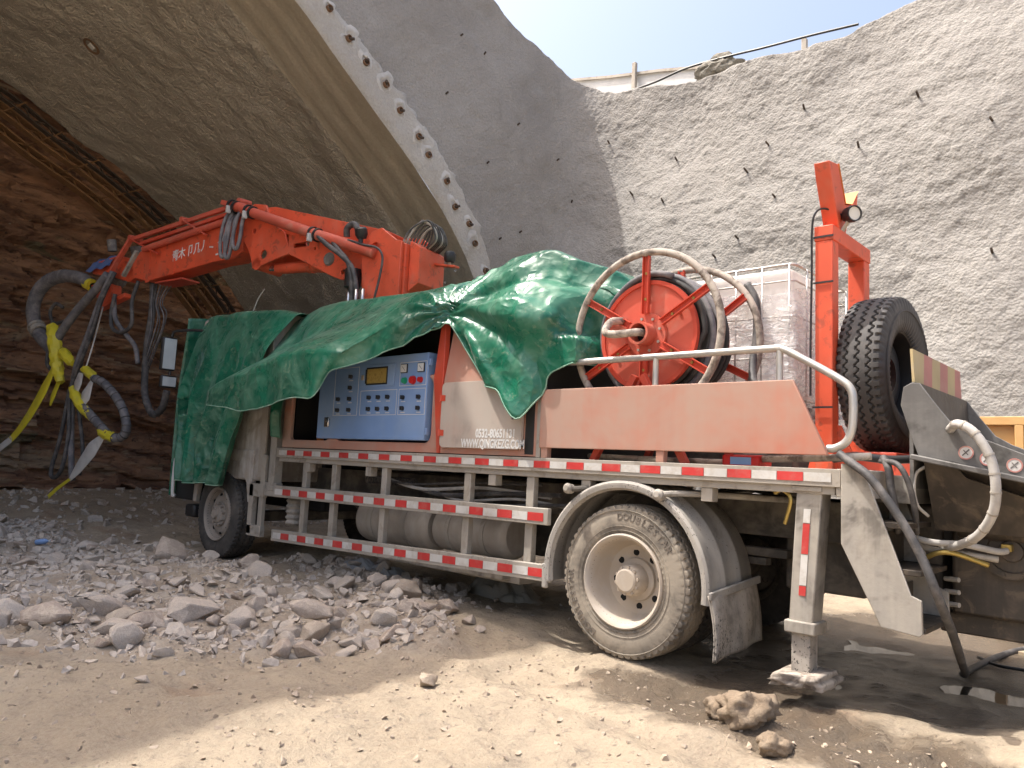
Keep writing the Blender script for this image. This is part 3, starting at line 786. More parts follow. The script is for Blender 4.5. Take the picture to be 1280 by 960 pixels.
# ================================================================ EXCAVATED ROCK FACE
yy = np.linspace(-16, 6.4, 300); zz = np.linspace(-0.4, 10.2, 240)
YY, ZZ = np.meshgrid(yy, zz, indexing='ij')
dip = ZZ + 0.10 * YY + 0.18 * fbm(YY * 0.5, ZZ * 0.5, 0.2, 3, 111)
steps = np.floor(dip * 3.1 + 0.8 * fbm(YY * 0.8, ZZ * 0.6, 1.2, 3, 113)); cell = np.floor(YY * 0.75 + 5 * _hash(steps, steps * 0 + 2, steps * 0, 7) + 0.35 * fbm(YY * 1.1, ZZ * 1.4, 6.2, 2, 123)); stp = _hash(steps, cell, steps * 0, 5)
stp2 = _hash(np.floor(dip * 7.3 + 0.5 * fbm(YY * 1.5, ZZ, 2.2, 2, 115)), steps * 0 + 3, steps * 0, 9)
XX = -15.2 + 0.75 * np.exp(-np.clip(ZZ, 0, 9) / 0.55) + 0.35 * sstep(2.2, 0.4, ZZ) + 0.26 * stp + 0.12 * stp2 + 0.30 * fbm(YY * 0.45, ZZ * 0.6, 3.3, 3, 117) + 0.09 * fbm(YY * 2.2, ZZ * 4.5, 4.3, 3, 119) + 0.04 * fbm(YY * 7, ZZ * 12, 5.3, 2, 121)
face = quick_grid('rock_face', np.stack([XX, YY, ZZ], -1), 'strata', smooth=False)
face['kind'] = 'structure'
# the hill over the tunnel, from the crest of the portal wall back
hu = np.linspace(-24, 0.6, 60); hx = np.array([0.0, 0.4, 1.2, 2.5, 4.5, 7, 10, 15, 22, 32])
HT = np.interp(hu, TU, TZ)
HP = np.stack([np.repeat((Xp(HT))[:, None], 10, 1) - 0.6 - hx[None, :], np.repeat((Ys(HT) + hu)[:, None], 10, 1) + 0 * hx[None, :],
               HT[:, None] - 0.12 + 0.16 * hx[None, :] + 0.25 * fbm(hu[:, None] * 0.6 + 0 * hx[None, :], hx[None, :] * 0.6 + 0 * hu[:, None], 0.1, 3, 141)], -1)
o = quick_grid('hill', HP, 'dirt'); o['kind'] = 'structure'

# ================================================================ things set in the slope
stubs = [(-5.73, 7.75), (-4.12, 7.0), (-2.57, 6.31), (-2.01, 5.72), (-1.70, 7.24), (0.03, 6.86), (0.99, 6.14), (-4.19, 6.13), (-4.93, 6.46), (-2.54, 5.08), (1.02, 4.24), (-0.76, 6.28), (-2.9, 4.82), (-2.24, 6.73)]
pstubs = [(4.04, 8.74), (4.60, 6.52), (5.44, 7.57), (7.0, 6.43), (5.42, 5.48), (3.68, 7.45), (4.62, 8.64), (6.6, 7.23), (4.9, 5.2)]
def stub(p_, n_, i, label, group, ln=0.2):
    d_ = Vector((n_.x + 0.2 * math.sin(i * 1.9), n_.y + 0.15 * math.cos(i * 2.7), n_.z + 0.25)).normalized()
    mb = MB().lathe([(-0.12, 0.016), (ln * .55, 0.016), (ln * .55, 0.010), (0.0, 0.010)], p_, d_, 12)
    tag(obj('drain_stub', mb, 'rib_dark'), label, 'pipe stub', group)
for i, (x, z) in enumerate(stubs):
    p_, n_ = slope_pt(x - Xp(z), z); stub(p_, n_, i, 'short dark pipe stub sticking out of the sunlit sprayed slope', 'pipe stubs in the sunlit slope', 0.15 + 0.03 * (i % 3))
for i, (y_, z) in enumerate(pstubs):
    p_, n_ = slope_pt(y_ - Ys(z), z); stub(p_, n_, i, 'short dark pipe stub in the shaded wall above the arch ring', 'pipe stubs in the shaded portal wall', 0.1)
# little wire ends poking out of the soffit
for i in range(14):
    j = 40 + (i * 37) % 60; k = 4 + (i * 7) % 24
    p_ = Vector(sv[k][j]); d_ = (Vector((p_.x, YC, 1.5)) - p_).normalized()
    mb = MB().tube([p_ - d_ * 0.03, p_ + d_ * 0.05 + Vector((0.02, 0, 0)), p_ + d_ * 0.07 + Vector((0.07, 0, -0.02))], 0.013, 6, 6)
    obj('wire_end', mb, 'mortar', soffit)

# barrier wall, posts and cable along the crest
fence = thing('barrier_fence', (-6, 9.2, 8.9), 'pale sheet barrier fence along the crest of the slope', 'fence')
fx = [(-8.2, 9.15, 10.55), (-6.9, 9.1, 10.2), (-5.5, 9.0, 9.85), (-4.3, 8.95, 9.52), (-3.1, 8.9, 9.22), (-1.9, 8.85, 8.98)]
for a, b in zip(fx[:-1], fx[1:]):
    mb = MB().add([(a[0], a[1], 8.3), (b[0], b[1], 8.3), (b[0], b[1], b[2]), (a[0], a[1], a[2]), (a[0], a[1] + 0.04, 8.3), (b[0], b[1] + 0.04, 8.3), (b[0], b[1] + 0.04, b[2]), (a[0], a[1] + 0.04, a[2])],
                  [(0, 1, 2, 3), (7, 6, 5, 4), (3, 2, 6, 7), (0, 4, 5, 1), (1, 5, 6, 2), (4, 0, 3, 7)])
    obj('sheet_panel', mb, 'fence_panel', fence)
    tr_ = MB().bar((a[0], a[1] - 0.02, a[2] + 0.02), (b[0], b[1] - 0.02, b[2] + 0.02), 0.07, 0.06)
    obj('top_rail', tr_, 'steel', fence)
for (x, y_, z1) in ((-6.15, 8.95, 10.25), (-2.28, 8.75, 9.32)):
    obj('post', MB().box(x - 0.045, x + 0.045, y_ - 0.05, y_ + 0.04, 8.2, z1), 'steel', fence, bevel=0.006)
cab_ = [(-7.3, 8.0, 9.62), (-6.6, 7.95, 9.25), (-5.9, 7.9, 9.02), (-5.0, 7.85, 8.95), (-4.2, 7.8, 8.98), (-3.4, 7.78, 8.92), (-2.6, 7.75, 8.82), (-1.8, 7.75, 8.75), (-1.0, 7.75, 8.66)]
tag(obj('crest_cable', MB().tube(cab_, 0.022, 8, 60), 'black_plastic'), 'black cable sagging along the crest of the slope', 'cable')
# heap of rolled netting by the crest
nb = bmesh.new(); bmesh.ops.create_icosphere(nb, subdivisions=4, radius=1.0)
for v_ in nb.verts:
    p_ = np.array(v_.co); k = 1 + 0.25 * float(fbm(np.array([p_[0] * 2.5]), np.array([p_[1] * 2.5]), p_[2] * 2.5, 3, 131)[0])
    v_.co = Vector((-3.55 + p_[0] * 0.45 * k, 7.95 + p_[1] * 0.25 * k, 8.80 + p_[2] * 0.24 * k))
me = bpy.data.meshes.new('netting_heap'); nb.to_mesh(me); nb.free()
tag(link('netting_heap', me, 'netting'), 'dark crumpled heap of netting on the crest beside the cable', 'heap')
# ================================================================ TRUCK
truck = thing('shotcrete_truck', (-2.5, 1.2, 0), 'dusty red shotcrete spraying truck with folded boom, parked half inside the tunnel', 'truck')
def part(name, mb, material, parent=None, smooth=35, bevel=0.0, label=None, normals=True):
    o = obj(name, mb, material, parent or truck, smooth, bevel, normals)
    if label: o['label'] = label
    return o
# ---------------- chassis and deck
part('frame_rail', MB().box(-6.9, 1.9, 0.80, 0.88, 0.86, 1.13), 'chassis', bevel=0.006)
part('frame_rail', MB().box(-6.9, 1.9, 1.62, 1.70, 0.86, 1.13), 'chassis', bevel=0.006)
for x in (-5.0, -3.6, -2.4, -1.2, 0.7, 1.4):
    part('cross_member', MB().box(x - 0.05, x + 0.05, 0.88, 1.62, 0.9, 1.1), 'chassis', bevel=0.005)
part('deck', MB().box(-4.55, 1.43, 0.012, 2.49, 1.19, 1.325), 'steel', bevel=0.004)
part('deck_edge', MB().box(-4.58, 1.47, -0.012, 0.010, 1.235, 1.338).box(1.434, 1.47, 0.012, 2.49, 1.2, 1.335), 'steel', bevel=0.003)
for x in (-4.0, -2.95, -1.3, -0.35, 0.62):
    part('deck_bracket', MB().box(x - 0.04, x + 0.04, 0.02, 0.10, 1.10, 1.188), 'steel', bevel=0.004)
def stripes(parent, x0, x1, z0f, z1f, y, n, start=0, hh=0.052):
    """alternating red and white reflector plates along a rail"""
    dx = (x1 - x0) / n
    for i in range(n):
        a = x0 + dx * i + 0.002; b = x0 + dx * (i + 1) - 0.002
        za, zb = (z0f + (z1f - z0f) * (a - x0) / (x1 - x0)), (z0f + (z1f - z0f) * (b - x0) / (x1 - x0))
        mb = MB().add([(a, y, za - hh / 2), (b, y, zb - hh / 2), (b, y, zb + hh / 2), (a, y, za + hh / 2), (a, y - .003, za - hh / 2), (b, y - .003, zb - hh / 2), (b, y - .003, zb + hh / 2), (a, y - .003, za + hh / 2)],
                      [(0, 1, 2, 3), (4, 7, 6, 5), (0, 4, 5, 1), (3, 2, 6, 7), (0, 3, 7, 4), (1, 5, 6, 2)])
        obj('reflector', mb, 'reflect_red' if (i + start) % 2 == 0 else 'reflect_white', parent)
de = [o for o in truck.children if o.name.startswith('deck_edge')][0]
stripes(de, -4.52, 1.42, 1.288, 1.288, -0.0135, 37, 1)
# side guard: two long rails on square posts, on both sides
def side_guard(y, near=True):
    m1 = part('guard_rail', MB().bar((-4.56, y, 0.866), (-0.66, y, 0.898), 0.045, 0.125), 'steel', bevel=0.006)
    m2 = part('guard_rail', MB().bar((-4.54, y, 0.395), (-0.62, y, 0.485), 0.045, 0.125), 'steel', bevel=0.006)
    for x in (-3.52, -2.71, -1.59, -0.89, -4.05):
        part('guard_post', MB().box(x - 0.038, x + 0.038, y + 0.026, y + 0.085, 0.37 + (x + 4.54) * 0.022, 1.19), 'steel', bevel=0.006)
    if near:
        stripes(m1, -4.53, -0.70, 0.862, 0.893, y - 0.0235, 24, 1, 0.062)
        stripes(m2, -4.50, -0.67, 0.396, 0.484, y - 0.0235, 24, 1, 0.062)
side_guard(0.0); side_guard(2.45, False)
# front end of the guard: step bracket beside the front wheel
part('step_bracket', MB().box(-5.12, -5.03, 0.0, 0.06, 0.36, 0.92).box(-5.12, -4.82, 0.0, 0.06, 0.34, 0.46).box(-5.12, -4.82, 0.0, 0.06, 0.78, 0.92).box(-4.92, -4.83, 0.012, 0.055, 0.42, 1.25), 'steel', bevel=0.005)
part('step_bracket', MB().box(-4.76, -4.64, 0.015, 0.12, 0.86, 1.9).box(-4.86, -4.60, 0.02, 0.11, 0.80, 0.95), 'muddy_steel', bevel=0.006)
part('spring_bellows', MB().lathe([(0, 0.0), (0, .10), (.03, .12), (.06, .10), (.09, .12), (.12, .10), (.15, .12), (.18, .10), (.21, .12), (.24, .10), (.27, .12), (.30, .09), (.30, 0)], (-4.42, 0.2, 0.50), (0, 0, 1), 20), 'muddy_steel', smooth=60)
# under-body: tanks, air bottles, drive line, hoses
def drum_tank(x0, x1, y, z, r):
    o = part('fuel_tank', MB().lathe([(0, 0), (0, r * .8), (.035, r * .97), (.07, r), (x1 - x0 - .07, r), (x1 - x0 - .035, r * .97), (x1 - x0, r * .8), (x1 - x0, 0)], (x0, y, z), (1, 0, 0), 32), 'tank_grey', smooth=40)
    for k in (0.25, 0.72):
        xx = x0 + (x1 - x0) * k
        obj('strap', MB().lathe([(-.025, r + .002), (-.025, r + .008), (.025, r + .008), (.025, r + .002)], (xx, y, z), (1, 0, 0), 32, True), 'steel', o)
    obj('filler_cap', MB().lathe([(0, 0.0), (0, .055), (.05, .06), (.075, .045), (.08, 0)], (x0 + .35, y - r * .55, z + r * .78), (0, -.5, .86), 16), 'tank_grey', o)
drum_tank(-3.50, -2.40, 0.52, 0.66, 0.235)
drum_tank(-2.36, -1.42, 0.52, 0.66, 0.205)
part('battery_tray', MB().box(-3.3, -1.2, 0.3, 0.75, 0.30, 0.36).box(-1.9, -1.3, 0.2, 0.6, 0.33, 0.42), 'muddy_steel', bevel=0.008)
part('gear_case', MB().lathe([(0, 0), (0, .22), (.3, .26), (.6, .2), (.9, .14), (1.0, 0)], (-4.6, 1.25, 0.85), (1, 0, 0), 20), 'chassis')
part('drive_shaft', MB().cyl((-3.6, 1.25, 0.82), (-0.25, 1.25, 0.58), 0.05, 14), 'chassis')
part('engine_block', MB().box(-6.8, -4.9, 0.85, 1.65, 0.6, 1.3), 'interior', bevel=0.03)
part('pump_box', MB().box(-3.9, -1.0, 1.0, 2.2, 0.45, 1.15), 'chassis', bevel=0.02)
part('pump_box', MB().box(0.75, 1.3, 0.95, 2.1, 0.5, 1.1), 'chassis', bevel=0.02)
for k in range(5):
    z = 1.12 - 0.035 * k
    part('loose_hose', MB().tube([(-3.3 + .3 * k, 0.25 + .03 * k, z), (-2.6 + .25 * k, 0.2, z - .07), (-1.8 + .2 * k, 0.24, z - .02), (-1.0 + .1 * k, 0.3, z - .06 * (k % 2))], 0.012 + 0.004 * (k % 3), 6, 24), 'white_hose' if k % 2 else 'hose')
part('spring_coil', MB().tube([(-3.35 + .0045 * i, 0.32 + 0.04 * math.sin(i * .7), 1.06 + 0.04 * math.cos(i * .7)) for i in range(170)], 0.006, 5), 'hose')
part('leaf_spring', MB().box(-0.75, 0.85, 0.74, 0.83, 0.72, 0.78).box(-0.6, 0.7, 0.74, 0.83, 0.66, 0.71).box(-0.4, 0.5, 0.74, 0.83, 0.60, 0.65), 'chassis', bevel=0.008)
part('rear_axle', MB().cyl((0, 0.3, 0.525), (0, 2.2, 0.525), 0.10, 18).lathe([(-.22, .08), (-.15, .2), (0, .24), (.15, .2), (.22, .08)], (0, 1.25, .525), (0, 1, 0), 24), 'chassis', smooth=50)
part('front_axle', MB().box(-5.95, -5.81, 0.3, 2.2, 0.42, 0.55), 'chassis', bevel=0.02)
part('front_spring', MB().box(-6.6, -5.1, 0.74, 0.82, 0.72, 0.79), 'chassis', bevel=0.01)

# ---------------- wheels
def tyre_mesh(Rt, wd, Rb, notch=True, zig=3, N=400, depth=0.014):
    """tread, shoulders, side walls and beads by one swept, grooved section; axis Y, centre 0"""
    h = wd / 2
    ty = np.linspace(-h * 0.86, h * 0.86, 46)
    side = [(h * 0.93, Rt - .012), (h * 0.985, Rt - .035), (h * 1.02, Rt - .075), (h * 1.05, (Rt + Rb) / 2 + .01), (h * 1.02, Rb + .05), (h * .93, Rb + .018), (h * .88, Rb + .006), (h * .80, Rb - .004)]
    prof = [(-a, b) for a, b in side[::-1]] + [(y, Rt - 0.012 * (abs(y) / h) ** 3) for y in ty] + side
    P = np.array(prof); m = len(P); k0 = len(side)
    th = np.linspace(0, 2 * PI, N, endpoint=False)
    Rg = np.repeat(P[None, :, 1], N, 0); Yg = np.repeat(P[None, :, 0], N, 0); Tg = np.repeat(th[:, None], m, 1)
    per = 56
    tri = np.abs(np.mod(Tg * per / (2 * PI), 1) * 2 - 1) * 2 - 1
    tri = np.clip(tri * 1.6, -1, 1)
    dep = np.zeros_like(Rg)
    for gy_ in np.linspace(-h * .5, h * .5, zig):
        d = np.abs(Yg - gy_ - tri * 0.011)
        dep = np.maximum(dep, 1 - sstep(0.0045, 0.0085, d))
    if notch:
        e = np.abs(np.mod(Tg * per / (2 * PI), 1) - 0.5) * 2
        dep = np.maximum(dep, (1 - sstep(0.25, 0.45, e)) * sstep(h * .70, h * .78, np.abs(Yg)) * (np.abs(Yg) < h * 1.0))
    Rg = Rg - dep * depth
    V = np.stack([np.cos(Tg) * Rg, Yg, np.sin(Tg) * Rg], -1).reshape(-1, 3)
    idx = np.arange(N * m).reshape(N, m); nx_ = np.roll(idx, -1, 0)
    F = np.stack([idx[:, :-1], idx[:, 1:], nx_[:, 1:], nx_[:, :-1]], -1).reshape(-1, 4)
    me = bpy.data.meshes.new('tyre'); me.from_pydata(V.tolist(), [], F.tolist())
    me.polygons.foreach_set('use_smooth', [True] * len(me.polygons)); me.set_sharp_from_angle(angle=R_(38))
    return me
def arc_text(body, r, a0, step, size, y, flip=False):
    """raised side-wall lettering set round an arc; angles clockwise from the top seen from -Y"""
    V, F = [], []
    for i, ch in enumerate(body):
        if ch == ' ': continue
        me = text_mesh(ch, size, 0.004, 0.02)
        a = a0 + step * i
        ca, sa = math.cos(a), math.sin(a)
        o = len(V)
        for v_ in me.vertices:
            lx, ly, lz = v_.co
            px, pz = (lx, ly + r)
            V.append((px * ca + pz * sa, y - lz, -px * sa + pz * ca))
        F += [tuple(j + o for j in p_.vertices) for p_ in me.polygons]
        bpy.data.meshes.remove(me)
    return MB().add(V, F)
TY = tyre_mesh(0.525, 0.285, 0.300)
def wheel(name, loc, rear, near, tmat, rmat, label=None):
    w_ = bpy.data.objects.new(name, None); COL.objects.link(w_); w_.parent = truck
    w_.matrix_parent_inverse = parent_world_inv(truck); w_.location = loc
    if label: w_['label'] = label
    def sub(nm, mb, mt, sm=40):
        me = mesh_from(nm, mb.v, mb.f); fix(me, sm); o = bpy.data.objects.new(nm, me); COL.objects.link(o); me.materials.append(MATS[mt]); o.parent = w_; return o
    me = TY.copy(); me.materials.append(MATS[tmat]); o = bpy.data.objects.new('tyre', me); COL.objects.link(o); o.parent = w_
    s = 1 if near else -1                      # outward is -Y for the near side
    y = lambda d: -s * d                        # d: towards the outside
    if rear:
        prof = [(.128, .325), (.152, .322), (.160, .312), (.154, .300), (.135, .288), (.06, .275), (.0, .262), (-.04, .235), (-.055, .19), (-.055, .10)]
    else:
        prof = [(.128, .325), (.152, .320), (.157, .312), (.148, .300), (.125, .290), (.10, .282), (.06, .272), (.07, .255), (.095, .225), (.105, .19), (.10, .16), (.09, .13)]
    sub('rim', MB().lathe([(y(a), b) for a, b in prof] + [(y(prof[-1][0]), 0.0)], (0, 0, 0), (0, 1, 0), 64), rmat, 35)
    sub('inner_rim', MB().lathe([(y(-.14), .318), (y(-.12), .285), (y(-.075), .25)], (0, 0, 0), (0, 1, 0), 48), 'chassis')
    if rear:
        hubp = [(-.055, .15), (-.03, .145), (-.025, .108), (.065, .104), (.08, .095), (.09, .085), (.105, .082), (.112, .07), (.112, 0)]
    else:
        hubp = [(.09, .15), (.115, .145), (.12, .12), (.15, .10), (.16, .06), (.19, .05), (.195, 0)]
    hub = sub('hub', MB().lathe([(y(a), b) for a, b in hubp], (0, 0, 0), (0, 1, 0), 32), rmat, 30)
    nb_ = 10
    for k in range(nb_):
        a = 2 * PI * k / nb_ + .2
        r_, d0, d1 = (.105, .10, .12) if rear else (.128, .11, .15)
        if rear: r_, d0, d1 = .090, .08, .096
        sub('wheel_bolt', MB().lathe([(y(d0), .0), (y(d0), .013 if rear else .019), (y(d1), .012 if rear else .017), (y(d1), 0)], (math.cos(a) * r_, 0, math.sin(a) * r_), (0, 1, 0), 6), rmat, 20)
    for k in range(8):
        a = 2 * PI * k / 8 + .1
        r_, d0 = (.185, -.0525) if rear else (.222, .0965)
        sub('hand_hole', MB().lathe([(y(d0), 0), (y(d0 + .002), .023 if rear else .024), (y(d0 - .01), .025 if rear else .026)], (math.cos(a) * r_, 0, math.sin(a) * r_), (0, 1, 0), 14), 'dark_hole', 60)
    return w_
wr = wheel('rear_wheel', (0, 0.155, 0.515), True, True, 'tyre', 'rim', 'mud-caked rear wheel under the curved mudguard')
wheel('rear_wheel', (0, 0.47, 0.515), True, True, 'front_tyre', 'chassis')
wheel('rear_wheel', (0, 2.03, 0.515), True, False, 'front_tyre', 'chassis')
wheel('rear_wheel', (0, 2.35, 0.515), True, False, 'front_tyre', 'rim')
wf = wheel('front_wheel', (-5.88, 0.165, 0.515), False, True, 'front_tyre', 'front_rim', 'dusty front wheel with a convex bolted hub under the green sheet')
wheel('front_wheel', (-5.88, 2.33, 0.515), False, False, 'front_tyre', 'front_rim')
for body, a0, r_ in (('DOUBLESTAR', R_(-4), 0.437), ('DOUBLESTAR', R_(212), 0.437)):
    mb = arc_text(body, r_, a0, R_(6.6), 0.068, -0.1475)
    me = mesh_from('lettering', mb.v, mb.f); o = bpy.data.objects.new('lettering', me); COL.objects.link(o); me.materials.append(MATS['tyre_letter']); o.parent = wr
for r_, wdt in ((0.485, .004), (0.375, .004), (0.345, .003)):
    mb = MB().lathe([(-.1450, r_ - wdt), (-.1515, r_), (-.1450, r_ + wdt)], (0, 0, 0), (0, 1, 0), 72)
    me = mesh_from('side_rib', mb.v, mb.f); fix(me, 180); o = bpy.data.objects.new('side_rib', me); COL.objects.link(o); me.materials.append(MATS['tyre']); o.parent = wr
# ---------------- rear mudguard and flap
def guard_arc(y0, y1):
    c = (0.0, 0.525); a = np.radians(np.linspace(188, -6, 40))
    Rr = 0.665
    V = []; F = []
    sec = [(y0 + .035, Rr - .045), (y0, Rr - .03), (y0 - .004, Rr - .005), (y0 + .01, Rr + .012), (y0 + .05, Rr + .012), (y0 + .07, Rr + .004), (y0 + .2, Rr), (y0 + .215, Rr + .01), (y0 + .245, Rr + .01), (y0 + .26, Rr), (y0 + .42, Rr), (y0 + .435, Rr + .01), (y0 + .465, Rr + .01), (y0 + .48, Rr), (y1 - .02, Rr), (y1, Rr - .02)]
    sec = sec + [(yy_, rr_ - .008) for yy_, rr_ in sec[::-1]]
    n = len(sec)
    for t_ in a:
        for (yy_, rr_) in sec: V.append((c[0] + math.cos(t_) * rr_, yy_, c[1] + math.sin(t_) * rr_))
    for i in range(len(a) - 1):
        for k in range(n): F.append((i * n + k, i * n + (k + 1) % n, (i + 1) * n + (k + 1) % n, (i + 1) * n + k))
    F += [tuple(range(n)), tuple(range((len(a) - 1) * n, len(a) * n))]
    return MB().add(V, F)
mg = part('mudguard', guard_arc(-0.03, 0.62), 'mudguard_plastic', smooth=45)
part('mudguard', guard_arc(1.88, 2.53), 'mudguard_plastic', smooth=45)
obj('end_cap', MB().bar((-0.66, -.02, 0.38), (-0.665, -.02, 0.56), 0.05, 0.03, (0, 1, 0)), 'mudguard_plastic', mg, bevel=0.01)
fl = []
for i in range(20):
    k = i / 19
    fl.append([(0.675 + 0.03 * k + 0.02 * math.sin(k * 3) + 0.012 * math.sin(j * .7 + k * 2), -0.03 + 0.66 * j / 15 + 0.02 * k * (j / 15), 0.52 - 0.40 * k + 0.05 * j / 15) for j in range(16)])
FLp = np.array(fl)
flap = MB().grid(FLp).grid(FLp + np.array([0.014, 0, 0]))
fo = part('mud_flap', flap, 'flap_rubber', smooth=60)
fo2 = fo.modifiers.new('rim', 'SOLIDIFY'); fo2.thickness = 0.01
part('flap_clamp', MB().bar((0.69, -0.04, 0.515), (0.70, 0.64, 0.575), 0.02, 0.05), 'mudguard_plastic', bevel=0.006)
part('mudguard_stay', MB().tube([(-0.42, -0.06, 1.12), (-0.30, 0.1, 1.13), (-0.2, 0.7, 1.1)], 0.02, 8, 12), 'chassis')
part('mudguard_stay', MB().tube([(0.34, -0.05, 1.13), (0.50, 0.1, 1.14), (1.0, 0.5, 1.13)], 0.02, 8, 12), 'muddy_steel')
for s_ in (-0.44, 0.32): part('stay_knob', MB().lathe([(0, 0), (0, .035), (.05, .038), (.07, .02), (.07, 0)], (s_, -0.03, 1.12), (0, -1, 0.1), 14), 'muddy_steel')

# ---------------- body box on the deck
def plate(outer, holes, y0, y1):
    """plate in XZ with real openings, extruded in Y"""
    bm = bmesh.new()
    for loop in [outer] + holes:
        vs_ = [bm.verts.new((a, y0, b)) for a, b in loop]
        for i in range(len(vs_)): bm.edges.new((vs_[i], vs_[(i + 1) % len(vs_)]))
    bmesh.ops.triangle_fill(bm, use_beauty=True, use_dissolve=False, edges=bm.edges[:])
    r_ = bmesh.ops.extrude_face_region(bm, geom=bm.faces[:])
    for g_ in r_['geom']:
        if isinstance(g_, bmesh.types.BMVert): g_.co.y = y1
    bmesh.ops.recalc_face_normals(bm, faces=bm.faces)
    V = [tuple(v_.co) for v_ in bm.verts]; bm.verts.index_update()
    F = [tuple(v_.index for v_ in f_.verts) for f_ in bm.faces]
    bm.free()
    return MB().add(V, F)
def rrect(x0, x1, z0, z1, r, n=5):
    out = []
    for (cx, cz, a0) in ((x1 - r, z1 - r, 0), (x0 + r, z1 - r, 90), (x0 + r, z0 + r, 180), (x1 - r, z0 + r, 270)):
        for k in range(n + 1):
            a = R_(a0 + 90 * k / n); out.append((cx + math.cos(a) * r, cz + math.sin(a) * r))
    return out
part('body_side', plate([(-4.50, 1.345), (-1.955, 1.345), (-1.955, 2.04), (-4.50, 2.04)], [rrect(-4.36, -3.62, 1.43, 2.02, .06), rrect(-3.50, -2.06, 1.43, 2.02, .08)], 0.002, 0.045), 'faded_red', bevel=0.004, label='faded red lower side panel with rounded openings')
part('corner_panel', MB().prism([(-2.05, 2.0), (-1.96, 1.345), (-1.925, 1.345), (-1.925, 2.56), (-1.98, 2.52)], 1, -0.01, 0.05), 'red', bevel=0.006)
part('body_side', MB().add([(-1.92, 0.0, 1.345), (-0.82, 0.0, 1.345), (-0.82, 0.0, 1.98), (-0.82, 0.10, 2.50), (-1.92, 0.12, 2.66), (-1.92, 0.0, 1.98),
                            (-1.92, 0.05, 1.345), (-0.82, 0.05, 1.345), (-0.82, 0.05, 1.98), (-0.82, 0.15, 2.50), (-1.92, 0.17, 2.66), (-1.92, 0.05, 1.98)],
                           [(0, 1, 2, 5), (5, 2, 3, 4), (6, 11, 8, 7), (11, 10, 9, 8), (0, 6, 7, 1), (1, 7, 8, 2), (2, 8, 9, 3), (3, 9, 10, 4), (4, 10, 11, 5), (5, 11, 6, 0)]), 'faded_red', bevel=0.004, label='faded red side panel behind the hinged door')
part('body_frame', MB().box(-4.50, -4.40, 0.15, 0.23, 2.04, 2.62).box(-2.03, -1.93, 0.12, 0.18, 2.5, 2.62).box(-4.5, -0.82, 0.25, 0.33, 2.60, 2.69).box(-4.50, -0.82, 2.2, 2.3, 2.60, 2.69).box(-4.5, -4.40, 0.25, 2.3, 2.58, 2.66).box(-0.92, -0.82, 0.25, 2.3, 2.58, 2.66), 'red', bevel=0.006)
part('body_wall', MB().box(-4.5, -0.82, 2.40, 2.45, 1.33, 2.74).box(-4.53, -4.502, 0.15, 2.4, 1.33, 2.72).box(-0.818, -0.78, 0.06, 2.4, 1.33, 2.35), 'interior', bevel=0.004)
part('body_roof', MB().box(-4.5, -0.82, 0.25, 2.3, 2.70, 2.72), 'red', bevel=0.004)
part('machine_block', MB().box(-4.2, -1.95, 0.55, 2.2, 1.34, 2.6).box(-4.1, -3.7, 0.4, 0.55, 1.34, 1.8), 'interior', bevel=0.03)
part('machine_pipe', MB().tube([(-4.25, 0.3, 1.45), (-4.1, 0.24, 1.6), (-3.95, 0.24, 1.62), (-3.85, 0.26, 1.5), (-3.7, 0.3, 1.4)], 0.018, 8, 24), 'black_plastic')
part('valve', MB().lathe([(0, 0), (0, .035), (.06, .04), (.08, .02), (.08, 0)], (-4.12, 0.24, 1.43), (0.2, -0.4, 1), 14), 'orange')
# control cabinet
CX0, CX1, CZ0, CZ1, CY = -3.80, -2.11, 1.45, 2.24, -0.03
cc = part('control_cabinet', MB().box(CX0, CX1, CY, 0.40, CZ0, CZ1), 'blue_paint', bevel=0.008, label='blue electrical control cabinet with screen, dials and rows of knobs')
def cpx(px, py):
    """from measured fractions on the cabinet front to X,Z"""
    return CX0 + (CX1 - CX0) * px, CZ0 + (CZ1 - CZ0) * py
def frame_lines(x0, x1, z0, z1, material='white_paint', wl_=0.005, d=0.002):
    m_ = MB()
    m_.box(x0, x1, CY - d, CY - .0003, z0, z0 + wl_).box(x0, x1, CY - d, CY - .0003, z1 - wl_, z1).box(x0, x0 + wl_, CY - d, CY - .0003, z0 + wl_, z1 - wl_).box(x1 - wl_, x1, CY - d, CY - .0003, z0 + wl_, z1 - wl_)
    obj('panel_line', m_, material, cc)
frame_lines(-3.5266, -3.1254, 1.68, 2.16)
frame_lines(-3.0832, -2.5237, 1.68, 1.92)
frame_lines(-2.4973, -2.1225, 1.68, 1.92)
frame_lines(-2.4973, -2.1225, 1.945, 2.165)
sw = obj('screen_door', MB().box(-3.0938, -2.5659, CY - .012, CY - .0005, 1.955, 2.165), 'blue_paint', cc, bevel=0.004)
obj('screen', MB().box(-2.9776, -2.6820, CY - .0165, CY - .0125, 1.985, 2.125), 'copper', cc, bevel=0.004)
obj('screen_frame', MB().box(-2.9935, -2.6662, CY - .0145, CY - .0125, 1.97, 1.985).box(-2.9935, -2.6662, CY - .0145, CY - .0125, 2.125, 2.14).box(-3.0093, -2.9776, CY - .0145, CY - .0125, 1.985, 2.125).box(-2.6820, -2.6662, CY - .0145, CY - .0125, 1.985, 2.125), 'black_plastic', cc)
obj('screen_latch', MB().box(-3.0568, -3.0252, CY - .03, CY - .0125, 2.02, 2.07), 'steel', cc, bevel=0.004)
